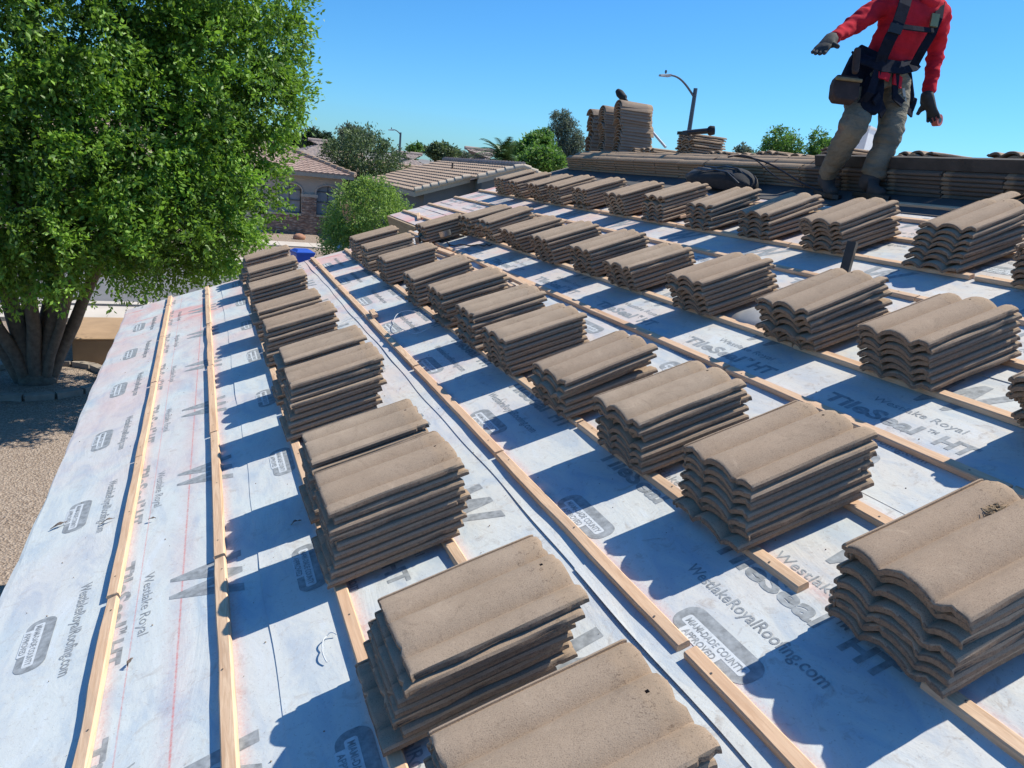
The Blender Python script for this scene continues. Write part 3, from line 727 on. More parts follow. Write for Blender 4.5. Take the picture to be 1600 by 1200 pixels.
bt('background_tree', 'low pale green treetops on the skyline before the tile-roofed gable', 722, 236, 256, 36, 80, L_GREY, 90, .35)
bt('background_tree', 'tall bright green leafy tree between the palm and the grey willow', 838, 200, 268, 72, 42, L_MID, 420, .22)
bt('background_tree', 'lower bright green bush in front of the tall leafy tree', 848, 232, 272, 66, 36, L_MID, 300, .2)
bt('background_tree', 'mid green tree crown behind the palm fronds', 800, 222, 260, 44, 46, L_MID, 160, .24)
bt('weeping_tree', 'thin drooping grey-green tree beside the tall piles of ridge caps', 887, 172, 262, 58, 44, L_GREY, 420, .2, droop=1.6, bark=M_BARKL, aspect=.25, bright=.2)
bt('background_tree', 'dense green treetop behind the ridge nearest the walking roofer', 1286, 204, 318, 84, 40, L_MID, 640, .19)
bt('background_tree', 'broad bright green treetop behind the ridge tile piles', 1212, 199, 320, 118, 41, L_MID, 900, .19)
bt('background_tree', 'pale low treetop peeking over the ridge beside the broad one', 1160, 222, 300, 46, 52, L_GREY, 220, .25)
def palm(px, py, Y, label):
    c = at(px, py, Y); o = empty('palm_tree', (c.x, c.y, 0)); tag(o, label, 'palm')
    MB().tube([(0, 0, 0), (.05, 0, c.z * .5), (0, 0, c.z)], [.25, .2, .18], 10).build('trunk', M_BARKL, o, smooth=60)
    mb = MB()
    for i in range(46):
        a = random.uniform(0, 2 * math.pi); el = random.uniform(.1, 1.25); L = random.uniform(1.7, 2.5); pts = []
        for q in range(9):
            t_ = q / 8; r_ = L * t_ * math.cos(el) * (1 + .1 * t_); z = L * t_ * math.sin(el) - .9 * t_ * t_ * L * .5
            pts.append(Vector((math.cos(a) * r_, math.sin(a) * r_, c.z + z)))
        mb.tube(pts, [.02] * 8 + [.005], 4)
        sd_ = Vector((-math.sin(a), math.cos(a), 0))
        for q in range(1, 9):
            for h_ in (0, .5):
                p = pts[q - 1].lerp(pts[q], h_) 
                for s_ in (-1, 1):
                    tpt = p + (sd_ * s_ * .42 + (pts[q] - pts[q - 1]).normalized() * .28 + Vector((0, 0, -.06))) * (1.15 - q / 11)
                    e = (pts[q] - pts[q - 1]).normalized() * .035
                    mb.add([p - e, p + e, tpt], [(0, 1, 2)])
    mb.build('fronds', mat('palm_frond', (.075, .15, .045), .5, .3, 2), o)
palm(788, 250, 40, 'palm with stiff arching fronds rising behind the grey house roof')

# ================================================================ NEIGHBOUR HOUSES
def m_rooftile(name, a, b, sc=(1, 1, 1)):
    t = NT(name); co = t.co(); n = t.noise(co, 1.3, 4, .6); n2 = t.noise(co, 9, 3, .6)
    c = t.mix(t.ramp(n, .3, .7), a, b); c = t.mix(t.ramp(n2, .5, .7, 0, .4), c, [x * .7 for x in a]); t.set(c, .95); return t.m
M_RT1 = m_rooftile('roof_tile_pinkish', (.36, .25, .20), (.46, .34, .28)); M_RT2 = m_rooftile('roof_tile_brown', (.34, .245, .175), (.44, .33, .24)); M_RT3 = m_rooftile('roof_tile_far', (.33, .27, .24), (.40, .33, .29))
M_GREYW = mat('grey_stucco', (.155, .16, .165), .95, .06, 3, .2, 100); M_TAUPE = mat('taupe_stucco', (.50, .41, .33), .95, .06, 3, .2, 100)
M_TRIM = mat('tan_trim', (.42, .35, .27), .9, .08, 5); M_CREAM = mat('cream_trim', (.50, .42, .33), .9, .08, 5); M_DGLASS = mat('window_glass', (.05, .06, .075), .12, .2, 1)
M_BLIND = mat('window_shade', (.30, .31, .32), .5, .1, 3)
def m_stone():
    t = NT('ledge_stone'); co = t.co(scale=(1, 1, 3)); v = t.n('ShaderNodeTexVoronoi'); v.inputs['Scale'].default_value = 4.5; t.l(co, v.inputs['Vector'])
    g_ = t.sep(v.outputs['Color'])[0]; c = t.mix(g_, (.30, .18, .13), (.52, .38, .29)); c = t.mix(t.ramp(v.outputs['Distance'], .35, .6, 0, .6), c, (.12, .08, .06)); t.set(c, .95)
    t.bump(v.outputs['Distance'], .8, .04); return t.m
M_STONE = m_stone()
def slope(a, b, c, d, m, parent, name='roof', hump=.045, hs=.30, course=.36, thick=.10, amp_course=.035):
    """tiled slope: a,b eave corners, d,c the upper corners (a-d, b-c sides); humps run up the slope, courses step down it"""
    a, b, c, d = map(Vector, (a, b, c, d)); nrm = (b - a).cross(d - a).normalized(); nrm = nrm if nrm.z > 0 else -nrm
    Lw = max((b - a).length, (c - d).length); Lh = max((d - a).length, (c - b).length, .1)
    e = (b - a).normalized(); nu = min(420, max(4, int(Lw / hs * 4))); nc = max(2, int(Lh / course)); vs = []; us = [i / nu for i in range(nu + 1)]
    rows = []
    for k in range(nc): rows += [(k / nc, 1), ((k + .985) / nc, 0)]
    for v, lift in rows:
        for u in us:
            p = a.lerp(b, u).lerp(d.lerp(c, u), v); s_ = (p - a).dot(e); h = hump * (.5 + .5 * math.cos(2 * math.pi * s_ / hs)); vs.append(p + nrm * (h + amp_course * lift))
    m_ = len(us); fs = [(j * m_ + i, j * m_ + i + 1, (j + 1) * m_ + i + 1, (j + 1) * m_ + i) for j in range(len(rows) - 1) for i in range(nu)]
    k0 = len(vs); vs += [a.lerp(b, u) - nrm * .02 for u in us]; fs += [(i, k0 + i, k0 + i + 1, i + 1) for i in range(nu)]
    mb = MB().add(vs, fs); return mb.build(name, m, parent, smooth=50)
# house with arches (hip roof)
ah = empty('arched_house', (2, 43, 0)); tag(ah, 'taupe stucco house with two arched openings and a hip tile roof across the street', 'house')
def A(p): return tuple(Vector(p) - Vector((2, 43, 0)))
Yw = 43.0; ez = 3.32; xl, xr, yb = -9.0, 8.25, 55.
def arch_outline(cx, hw, z0, zs): return [(cx - hw, z0), (cx + hw, z0)] + [(cx + hw * math.cos(R_(t_)), zs + hw * .55 * math.sin(R_(t_))) for t_ in range(0, 181, 15)]
wm = MB()
# front wall built round the two arches and a third hidden by the big tree
ar = [(5.02, .66), (7.05, .66), (3.0, .66)]; zs0, z0a = 2.30, 1.05
edges = sorted([(cx - hw, cx + hw) for cx, hw in ar]); xcur = xl + .4
for (e0, e1) in edges: wm.box(xcur - 2, e0 - 2, 0, .3, 0, ez); xcur = e1
wm.box(xcur - 2, xr - .4 - 2, 0, .3, 0, ez)
for cx, hw in ar:
    wm.box(cx - hw - 2, cx + hw - 2, 0, .3, 0, z0a)
    top = [(cx - hw, ez), (cx - hw, zs0)] + [(cx + hw * math.cos(R_(t_)), zs0 + hw * .6 * math.sin(R_(t_))) for t_ in range(165, 0, -15)] + [(cx + hw, zs0), (cx + hw, ez)]
    for (p0, p1) in zip(top[1:-1], top[2:]):
        wm.prism([(p0[0], p0[1]), (p1[0], p1[1]), (p1[0], ez), (p0[0], ez)], 0, .3, lambda a, b, dd: (a - 2, dd, b))
wm.box(xl + .4 - 2, xl + .7 - 2, .3, 11.6, 0, ez); wm.box(xr - .7 - 2, xr - .4 - 2, .3, 11.6, 0, ez); wm.box(xl + .4 - 2, xr - .4 - 2, 1.55, 1.85, 0, ez)
wm.build('wall', M_TAUPE, ah)
for cx, hw in ar:
    rim = []
    for t_ in range(0, 181, 12): rim.append((cx + (hw + .0) * math.cos(R_(t_)) - 2, -.03, zs0 + hw * .6 * math.sin(R_(t_))))
    tr = MB(); tr.tube([(cx + hw - 2, -.03, z0a)] + rim + [(cx - hw - 2, -.03, z0a)], .055, 6); tr.build('arch_trim', M_TAUPE, ah)
    wn = MB(); wn.box(cx - .60 - 2, cx + .60 - 2, .20, .245, .9, 2.62); wd_ = wn.build('window', M_BLIND, ah)
    fr = MB()
    for xx in (-.6, -.02, .56): fr.box(cx + xx - 2, cx + xx + .04 - 2, .15, .199, .9, 2.6)
    for zz in (1.08, 1.75, 2.3): fr.box(cx - .6 - 2, cx + .6 - 2, .14, .198, zz, zz + .05)
    fr.build('frame', mat('bronze_frame', (.12, .11, .10), .5, .1, 5), wd_)
stn = MB(); stn.box(3.72 - 2, 8.0 - 2, -.10, -.002, .0, .98); stn.box(5.66 - 2, 6.42 - 2, -.14, -.002, .98, 2.0); stn.build('stone_veneer', M_STONE, ah)
cpm = MB(); cpm.box(3.70 - 2, 5.64 - 2, -.15, .02, .985, 1.10); cpm.box(6.44 - 2, 8.02 - 2, -.15, .02, .985, 1.10); cpm.box(5.60 - 2, 6.48 - 2, -.19, .02, 2.0, 2.16); cpm.build('stone_cap', M_CREAM, ah)
hr_z = ez + 6 * math.tan(R_(18.5))
e_a, e_b, e_c, e_d = A((xl, Yw - .5, ez)), A((xr + .15, Yw - .5, ez)), A((xr + .15, yb, ez)), A((xl, yb, ez)); r1, r2 = A((xl + 6, 48.7, hr_z)), A((xr - 6, 48.7, hr_z))
slope(e_a, e_b, r2, r1, M_RT1, ah); slope(e_b, e_c, r2, r2, M_RT1, ah); slope(e_c, e_d, r1, r2, M_RT1, ah)
hp = MB()
for p, q in ((e_b, r2), (r1, r2), (e_a, r1)):
    p, q = Vector(p), Vector(q); nseg = int((q - p).length / .4)
    for i in range(nseg): a_ = p.lerp(q, i / nseg) + Vector((0, 0, .08)); b_ = p.lerp(q, (i + 1) / nseg) + Vector((0, 0, .05)); hp.tube([a_, b_], [.14, .11], 8)
hp.build('hip_cap', M_RT2, ah)
MB().box(xl - 2, xr + .1 - 2, -.48, -.40, ez - .22, ez - .01).box(xl - 2, xr + .1 - 2, -.40, 0, ez - .10, ez - .04).build('fascia', M_TRIM, ah)
# grey gable house
gh = empty('grey_gabled_house', (13.4, 32.2, 0)); tag(gh, 'dark grey stucco house with a brown tile gable roof, nearest beyond our roof', 'house')
GX0, GX1, GR = -4.35, 4.6, 0.12; GP = math.tan(R_(18.2)); gez = 3.16; gr = gez + (GR - GX0) * GP
gw = MB()
gw.prism([(GX0 + .5, 0), (GX1 - .5, 0), (GX1 - .5, gez), (GR, gr - .22), (GX0 + .5, gez)], .3, .6, lambda a, b, dd: (a, dd, b))
gw.prism([(-1.6, 0), (GX1 - .5, 0), (GX1 - .5, gez), (GR, gr - .22), (-1.6, gr - .22 - (GR + 1.6) * GP)], -.7, .3, lambda a, b, dd: (a, dd, b))
gw.box(GX0 + .5, GX0 + .8, .6, 10.8, 0, gez + .1); gw.box(GX1 - .8, GX1 - .5, .6, 10.8, 0, gez); gw.build('wall', M_GREYW, gh)
slope((GX0, 11.0, gez), (GX0, 0, gez), (-1.9, 0, gez + (GX0 * -1 - 1.9) * GP), (-1.9, 11.0, gez + (GX0 * -1 - 1.9) * GP), M_RT2, gh, hump=.03, hs=.32, course=.36, amp_course=.05)
zz = gez + (-1.9 - GX0) * GP
slope((-1.9, 11.0, zz), (-1.9, -1.0, zz), (GR, -1.0, gr), (GR, 11.0, gr), M_RT2, gh, hump=.03, hs=.32, course=.36, amp_course=.05)
slope((GX1, -1.0, gez), (GX1, 11.0, gez), (GR, 11, gr), (GR, -1.0, gr), M_RT2, gh, hump=.03, hs=.32, amp_course=.05)
def rake(x0, z0, x1, z1, y):
    rk = MB()
    L = math.hypot(x1 - x0, z1 - z0); n = max(1, int(L / .36))
    for i in range(n):
        a_ = Vector((x0 + (x1 - x0) * i / n, y, z0 + (z1 - z0) * i / n + .07)); b_ = Vector((x0 + (x1 - x0) * (i + 1) / n, y, z0 + (z1 - z0) * (i + 1) / n + .03)); rk.tube([a_, b_], [.115, .10], 9)
    rk.build('rake_tiles', M_CREAM, gh, smooth=40)
rake(GX0, gez, -1.9, zz, .02); rake(-1.9, zz, GR, gr, -.98); rake(GX1, gez, GR, gr, -.98)
rc_ = MB(); 
for i in range(30): rc_.tube([(GR, -1 + i * .4, gr + .09), (GR, -.6 + i * .4, gr + .06)], [.13, .11], 8)
rc_.build('ridge_cap', M_RT3, gh)
fa = MB(); fa.box(GX0 - .02, GX0 + .03, -.02, 11, gez - .22, gez - .02)
fa.prism([(GX0, gez - .22), (-1.9, zz - .22), (-1.9, zz - .04), (GX0, gez - .04)], .0, .05, lambda a, b, dd: (a, dd, b)); fa.prism([(-1.9, zz - .22), (GR, gr - .22), (GR, gr - .04), (-1.9, zz - .04)], -1.0, -.95, lambda a, b, dd: (a, dd, b))
fa.prism([(GX1, gez - .22), (GR, gr - .22), (GR, gr - .04), (GX1, gez - .04)], -1.0, -.95, lambda a, b, dd: (a, dd, b)); fa.build('fascia', M_TRIM, gh)
wn = MB(); wn.box(-3.2, -1.9, .26, .297, 1.2, 2.15); wd_ = wn.build('window', M_DGLASS, gh)
fr = MB(); fr.box(-3.36, -1.74, .20, .28, 2.151, 2.32); fr.box(-3.36, -3.201, .20, .28, 1.05, 2.15); fr.box(-1.899, -1.74, .20, .28, 1.05, 2.15); fr.box(-2.57, -2.52, .22, .262, 1.2, 2.15); fr.build('frame', mat('grey_trim', (.27, .27, .27), .8, .05, 5), wd_)
vp_ = MB().tube([(-1.2, 5, gr - .6), (-1.2, 5, gr - .1)], .05, 8).tube([(.5, 8.5, gr - .6), (.5, 8.5, gr + .25)], .05, 8).build('vent_pipe', M_DARKBOARD, gh)
# farther houses
def far_house(label, px0, px1, py_e, py_r, Y, dep, m, wallm=M_TAUPE, apex=None, group='far brown-roofed houses'):
    a_ = at(px0, py_e, Y); b_ = at(px1, py_e, Y); z_e = (a_.z + b_.z) / 2 - .1; rr = at((px0 + px1) / 2, py_r, Y + dep / 2).z
    o = empty('neighbour_house', (a_.x, Y, 0)); tag(o, label, 'house', group); L = b_.x - a_.x
    MB().box(.4, L - .4, .5, dep - .4, 0, z_e).build('wall', wallm, o)
    i0, i1 = (L * .0 + dep * .42, L - dep * .42) if apex is None else apex(L)
    slope((0, 0, z_e), (L, 0, z_e), (i1, dep / 2, rr), (i0, dep / 2, rr), m, o, hs=.34); slope((L, 0, z_e), (L, dep, z_e), (i1, dep / 2, rr), (i1, dep / 2, rr), m, o, hs=.34); slope((0, dep, z_e), (0, 0, z_e), (i0, dep / 2, rr), (i0, dep / 2, rr), m, o, hs=.34); slope((L, dep, z_e), (0, dep, z_e), (i0, dep / 2, rr), (i1, dep / 2, rr), m, o, hs=.34)
    MB().box(-.03, L + .03, -.05, 0, z_e - .22, z_e - .01).build('fascia', M_TRIM, o)
    MB().tube([(i0, dep / 2, rr + .07), (i1, dep / 2, rr + .07)], .13, 8).build('ridge_cap', m, o); return o
far_house('broad pinkish brown roof between the arched house and the dark skyline tree', 420, 600, 262, 222, 60, 12, M_RT3)
far_house('brown roof lying under the olive tree, next to the arched house', 505, 610, 276, 243, 53, 8, M_RT2)
far_house('long low brown roof beyond the thin far street lamp', 600, 722, 274, 243, 58, 10, M_RT3)
far_house('small tan gable roof end just left above the grey house roof', 612, 665, 290, 262, 46, 6, M_RT2)
far_house('small dark roof peeking out beside the palm fronds', 742, 812, 262, 238, 50, 7, M_RT3)
far_house('low roof mostly hidden by the large yard tree crown', 380, 452, 250, 226, 66, 9, M_RT3)

# ================================================================ STREET THINGS
M_BLUE = mat('blue_bin_plastic', (.012, .075, .42), .45, .1, 5)
bn = empty('recycling_bin', at(472, 412, 27).xy.to_3d(), R_(12)); bn.location.z = .0; tag(bn, 'bright blue recycling bin at the street, just past the end of our roof', 'bin')
q = MB(); q.add([(-.24, -.27, .06), (.24, -.27, .06), (.24, .27, .06), (-.24, .27, .06), (-.31, -.35, .98), (.31, -.35, .98), (.31, .35, .98), (-.31, .35, .98)], [(0, 3, 2, 1), (4, 5, 6, 7), (0, 1, 5, 4), (1, 2, 6, 5), (2, 3, 7, 6), (3, 0, 4, 7)]); q.box(-.33, .33, -.37, .37, .93, .975); q.build('body', M_BLUE, bn)
q = MB(); q.box(-.335, .335, -.39, .36, .985, 1.02); q.add([(-.30, -.34, 1.02), (.30, -.34, 1.02), (.30, .32, 1.02), (-.30, .32, 1.02), (-.22, -.2, 1.09), (.22, -.2, 1.09), (.22, .2, 1.09), (-.22, .2, 1.09)], [(4, 5, 6, 7), (0, 1, 5, 4), (1, 2, 6, 5), (2, 3, 7, 6), (3, 0, 4, 7)]); q.build('lid', M_BLUE, bn)
q = MB(); q.tube([(-.28, .40, .95), (.28, .40, .95)], .018, 8); q.build('handle', M_BLUE, bn)
for s_ in (-1, 1): MB().tube([(s_ * .26, .30, .12), (s_ * .32, .30, .12)], .12, 14).build('wheel', M_BLACKPL, bn)
M_POLE = mat('street_pole_steel', (.10, .115, .13), .45, .1, 5, metal=.6)
def lamp(px, py_top, py_base, Y, name, label, arm_dx, arm_px=0):
    t_ = at(px, py_top, Y); o = empty(name, (t_.x, t_.y, 0)); tag(o, label, 'street lamp')
    H = t_.z; MB().tube([(0, 0, 0), (0, 0, H * .5), (0, 0, H)], [.12, .095, .075], 12).build('pole', M_POLE, o, smooth=40)
    MB().tube([(0, 0, 0), (0, 0, .12)], .2, 12).build('base', M_CONC, o)
    a0 = H - .32 * abs(arm_dx) / 1.2; pts = []
    for i in range(13):
        u = i / 12; pts.append((arm_dx * u, 0, a0 + .62 * abs(arm_dx) / 1.2 * math.sin(u * math.pi * .56)))
    MB().tube(pts, [.045 - .015 * i / 12 for i in range(13)], 8).build('arm', M_POLE, o, smooth=40)
    e = Vector(pts[-1]); s_ = 1 if arm_dx > 0 else -1
    h = MB(); h.add([(e.x - .02 * s_, -.09, e.z + .05), (e.x - .02 * s_, .09, e.z + .05), (e.x + .42 * s_, .06, e.z - .02), (e.x + .42 * s_, -.06, e.z - .02), (e.x + .02 * s_, -.11, e.z - .06), (e.x + .02 * s_, .11, e.z - .06), (e.x + .40 * s_, .09, e.z - .08), (e.x + .40 * s_, -.09, e.z - .08)], [(0, 1, 2, 3), (4, 7, 6, 5), (0, 3, 7, 4), (1, 5, 6, 2), (0, 4, 5, 1), (3, 2, 6, 7)])
    hd = h.build('lamp_head', mat('lamp_head_grey', (.30, .31, .32), .5, .1, 5), o); MB().ball((e.x + .18 * s_, 0, e.z + .10), (.045, .045, .07), 8).build('photocell', M_POLE, hd)
lamp(1087, 138, 210, 25, 'street_lamp', 'dark street lamp with a curved arm rising behind the ridge', -1.18)
lamp(626, 207, 235, 60, 'street_lamp', 'thin distant street lamp standing above the olive tree', -.55)
bo = MB().ball((0, 0, .1), (.32, .24, .2), 12, noise=.08).build('boulder', mat('orange_rock', (.42, .22, .14), .9, .2, 6, .5, 20), None, Matrix.Translation((5.25, 40.2, 0)), smooth=60); tag(bo, 'small orange boulder on the gravel before the arched house', 'boulder')
def shrub(x, y, r_, label): tree('shrub', label, (x, y, 0), [(x, y, r_ * .9, r_, r_, r_ * .8)], 60, 28, .12, L_BUSH, group='small shrubs', th=.03, forks=4, cat='shrub', rad=r_ * .35)
shrub(10.6, 31.2, .75, 'small light green shrub against the dark grey wall')

# ================================================================ THINGS ON THE ROOF
def RM(x, y, z=.0052, rot=0, tx=0, ty=0): return ROOF @ Matrix.Translation((x, y, z)) @ Matrix.Rotation(rot, 4, 'Z') @ Matrix.Rotation(ty, 4, 'Y') @ Matrix.Rotation(tx, 4, 'X')
# bundle of spare battens
def spare(x, y, L, z, rot, label):
    me = batten_mesh(L, int(x * 991) + int(y * 77)); tag(link('wooden_batten', me, None, RM(x, y, z, rot)), label, 'batten', 'spare battens lying loose')
spare(2.66, 5.95, .95, .0262, .05, 'loose batten on top of the pair beside the nail gun'); spare(2.62, 6.0, .85, .0055, .06, 'loose batten under the pair beside the nail gun'); spare(2.70, 5.85, 1.0, .0058, .03, 'loose batten on the ridge side of the pair beside the nail gun')
spare(2.64, 4.55, 1.0, .0058, .02, 'loose batten just nearer than the pair beside the nail gun'); spare(2.685, 4.35, 1.1, .0262, -.03, 'loose batten resting on another, halfway along the second gap'); spare(2.62, 5.2, .5, .0060, .1, 'short loose batten between the loose pairs')
spare(1.745, 4.78, .16, .0272, -.05, 'short batten offcut lying across a batten joint'); spare(3.02, 8.35, .45, .006, R_(-14), 'short batten standing out at the raised roof corner')
spare(5.08, 2.9, 1.2, .006, .0, 'batten in shade at the foot of the ridge pile'); spare(4.72, 4.9, .5, .0262, R_(80), 'batten offcut pointing up the slope near the black bag')
# half tile on the third row pile
hb = bmesh.new(); hb.from_mesh(TM[2]); bmesh.ops.bisect_plane(hb, geom=hb.verts[:] + hb.edges[:] + hb.faces[:], plane_co=(0, .19, 0), plane_no=(0, -1, 0), clear_outer=True)
hm = bpy.data.meshes.new('cut_tile'); hb.to_mesh(hm); hb.free(); hm.materials.append(M_TILE); hm.materials.append(M_RAW)
cx_, cy_ = unproj(1508, 330, .20)
tag(link('cut_tile', hm, None, RM(cx_ - .08, cy_ - .29, .19, .05)), 'cut half tile lying on a stack at the top row, far side', 'cut tile')['kind'] = 'thing'
# dark metal post
MB_ = MB(); MB_.box(-.022, .022, -.022, -.018, 0, .18); MB_.box(-.022, -.018, -.018, .022, 0, .18); MB_.box(-.018, .022, .018, .022, .0, .175)
pbase = unproj(1318, 432, 0)
tag(MB_.build('metal_post', mat('dark_painted_steel', (.03, .03, .032), .5, .2, 20, metal=.3), None, Matrix.Translation(RW(pbase[0], pbase[1], 0)) @ Matrix.Rotation(R_(4), 4, 'Y') @ Matrix.Rotation(.5, 4, 'Z')), 'short dark metal post sticking up behind a stack in the third row', 'post')
# flashing disc
fl = MB(); N = 24
for i, (r_, z_) in enumerate([(.14, 0), (.135, .012), (.09, .03), (.055, .045), (.0, .05)]):
    for j in range(N): fl.v.append((r_ * math.cos(2 * math.pi * j / N), r_ * 1. * math.sin(2 * math.pi * j / N), z_))
fl.add([], []); fl.f = [(i * N + j, i * N + (j + 1) % N, (i + 1) * N + (j + 1) % N, (i + 1) * N + j) for i in range(4) for j in range(N)]; fl.mi = [0] * len(fl.f)
tag(fl.build('pipe_flashing', mat('grey_flashing', (.42, .41, .39), .6, .1, 10), None, RM(3.21, 2.80), smooth=60), 'grey flat pipe flashing on the felt between two third row stacks', 'flashing')
# nail gun
ng = empty('nail_gun', mat=RM(2.66, 6.88, .01, R_(35)) @ Matrix.Scale(1.25, 4)); tag(ng, 'teal and black nail gun lying at the far end of the roof', 'nail gun')
M_TEAL = mat('teal_plastic', (.02, .13, .14), .4, .1, 10)
q = MB(); q.tube([(0, 0, .05), (.06, 0, .06), (.16, 0, .075), (.20, 0, .08)], [.03, .045, .042, .03], 12); q.build('body', M_TEAL, ng, smooth=40)
q = MB(); q.box(-.06, .0, -.018, .018, .03, .07); q.build('nose', M_METAL, ng)
q = MB(); q.tube([(.12, 0, .05), (.13, -.10, .035), (.14, -.17, .03)], [.022, .02, .024], 10); q.build('handle', M_BLACKPL, ng, smooth=40)
q = MB(); q.tube([(-.02, -.02, .03), (.02, -.12, .03)], .014, 8).tube([(.06, -.17, .04), (.06, -.17, .08)], .055, 16).tube([(.02, -.12, .05), (.05, -.16, .06)], .02, 8); q.build('magazine', M_METAL, ng, smooth=40)
hs_ = []
for i in range(90):
    t_ = i / 89; hs_.append(RW(2.66 + .10 * math.sin(t_ * 9) * (1 - t_) + t_ * .35, 6.80 - t_ * .9 + .05 * math.sin(t_ * 14), .02 + .01 * math.sin(t_ * 23) ** 2))
tag(MB().tube(hs_, .006, 6).build('air_hose', M_BLACKPL), 'thin black air hose running from the teal nail gun', 'hose')
# clear plastic strapping loops
M_STRAP = mat('clear_strapping', (.60, .64, .66), .25, .1, 20)
def strap(cx, cy, rx_, ry_, a0, a1, label, wob=.02):
    pts = []
    for i in range(28):
        a = R_(a0 + (a1 - a0) * i / 27); pts.append(RW(cx + rx_ * math.cos(a), cy + ry_ * math.sin(a), .012 + wob * abs(math.sin(i * .35))))
    tag(MB().tube(pts, .0019, 5).build('plastic_strap', M_STRAP), label, 'strap')
strap(1.93, 4.45, .13, .27, 60, 330, 'loop of clear plastic strapping on the felt, second gap up'); strap(.965, 1.72, .03, .07, 60, 210, 'short curl of clear strapping beside the nearest eave row stack', .006); strap(1.62, 4.92, .12, .04, 0, 200, 'little white strap end poking out at a batten joint', .01)
# debris: dead leaves and splinters
M_LEAFD = mat('dry_leaf', (.13, .10, .08), .8, .3, 60)
def scrap(x, y, L, wd, rot, label, name='dry_leaf'):
    vs = []; n = 7
    for i in range(n):
        t_ = i / (n - 1); ww = wd * math.sin(math.pi * min(.97, t_ + .03)) * random.uniform(.6, 1.1); zz = .004 + .007 * math.sin(t_ * 3.1) + random.uniform(0, .002)
        vs += [(L * t_, -ww, zz + random.uniform(0, .004)), (L * t_, ww, zz + random.uniform(0, .006))]
    m_ = MB().add(vs, [(2 * i, 2 * i + 2, 2 * i + 3, 2 * i + 1) for i in range(n - 1)]); o = m_.build(name, M_LEAFD, None, RM(x, y, .004, rot)); sm = o.modifiers.new('thick', 'SOLIDIFY'); sm.thickness = .0012
    tag(o, label, 'dry leaf')
scrap(.03, 3.17, .065, .010, R_(12), 'curled dry leaf nearest the eave edge'); scrap(.235, 3.05, .055, .007, R_(10), 'dark dry leaf against the batten nearest the eave'); scrap(.425, 2.93, .03, .006, R_(-20), 'tiny dark leaf on the red chalk line')
scrap(.42, 2.02, .03, .005, R_(60), 'small twig on the felt between the two battens nearest the eave', 'twig'); scrap(.93, 2.48, .04, .006, R_(0), 'brown splinter beside the eave row of stacks', 'splinter'); scrap(2.40, 1.02, .03, .006, R_(70), 'crumb of tile by the front stack of the second row', 'tile_crumb')
cr = MB()
for i in range(900):
    x = random.uniform(0, 5.2); y = random.uniform(.6, 7.4); s_ = random.choice((.0012, .0015, .002, .003)); 
    if random.random() < .35: x = random.choice((1.45, 2.45, 3.5)) + random.gauss(0, .12)
    cr.add([(x - s_, y, .0045), (x, y - s_ * .7, .0045), (x + s_, y + s_ * .3, .0045), (x, y + s_, .0045), (x, y, .0055 + s_)], [(0, 1, 4), (1, 2, 4), (2, 3, 4), (3, 0, 4)])
tag(cr.build('tile_crumbs', mat('tile_crumb', (.20, .14, .10), .95, .3, 200), None, ROOF), 'scattered crumbs of broken tile on the felt', 'crumbs', kind='stuff')
# black bag with hoses at the foot of the ridge
bc = unproj(1120, 296, 0); bagM = RM(bc[0] + .02, bc[1], .01, R_(84)) @ Matrix.Diagonal((1.35, .85, .60, 1))
bag = empty('tool_bag', mat=bagM); tag(bag, 'slumped black tool bag with straps in front of the ridge piles', 'bag')
def lump(secs, n=18, seed=3):
    r = random.Random(seed); vs = []
    for (x, hw, hh, zc) in secs:
        for j in range(n):
            a = 2 * math.pi * j / n; c_, s_ = math.cos(a), math.sin(a)
            vs.append((x + r.uniform(-.012, .012), hw * (abs(c_) ** .75) * (1 if c_ > 0 else -1) * (1 + r.uniform(-.09, .09)), max(0, zc + hh * (abs(s_) ** .8) * (1 if s_ > 0 else -1) * (1 + r.uniform(-.09, .09)))))
    m_ = len(secs); fs = [(i * n + j, i * n + (j + 1) % n, (i + 1) * n + (j + 1) % n, (i + 1) * n + j) for i in range(m_ - 1) for j in range(n)] + [tuple(reversed(range(n))), tuple((m_ - 1) * n + j for j in range(n))]
    return MB().add(vs, fs)
o = lump([(-.42, .06, .07, .06), (-.34, .13, .13, .11), (-.22, .16, .16, .15), (-.08, .15, .145, .14), (.06, .15, .12, .12), (.18, .14, .12, .12), (.30, .12, .10, .10), (.38, .05, .05, .06)]).build('bag_body', M_BLACK, bag, smooth=70)
sb = o.modifiers.new('sub', 'SUBSURF'); sb.levels = sb.render_levels = 1
lump([(.10, .05, .06, .15), (.15, .10, .10, .16), (.24, .11, .11, .15), (.32, .09, .09, .12), (.36, .04, .05, .10)], seed=8).build('pouch', mat('grey_pouch', (.07, .075, .08), .7, .3, 20), bag, smooth=70)
for i, (y0, zz) in enumerate([(.10, .30), (-.02, .31), (.06, .27)]):
    MB().tube([(-.35, y0, .16), (-.25, y0 + .02, zz), (-.1, y0, zz + .01), (.05, y0 - .03, .27), (.2, y0 - .02, .28)], .011, 6).build('strap', M_BLACKPL, bag, smooth=50)
hp_ = []
for i in range(30):
    t_ = i / 29; hp_.append(RW(bc[0] + .14 + .02 * math.sin(t_ * 6), bc[1] - .1 - t_ * 1.15, .24 * (1 - t_) + .02 + .03 * math.sin(t_ * 5)))
tag(MB().tube(hp_, .008, 6).build('safety_rope', M_BLACKPL), 'black safety rope trailing from the black bag towards the roofer', 'rope')
hp_ = [p + Vector((-.05, .02, -.015 + .03 * math.sin(i * .3))) for i, p in enumerate(hp_[:24])]
tag(MB().tube(hp_, .006, 6).build('cord', M_BLACKPL), 'thinner black cord beside the safety rope', 'cord')
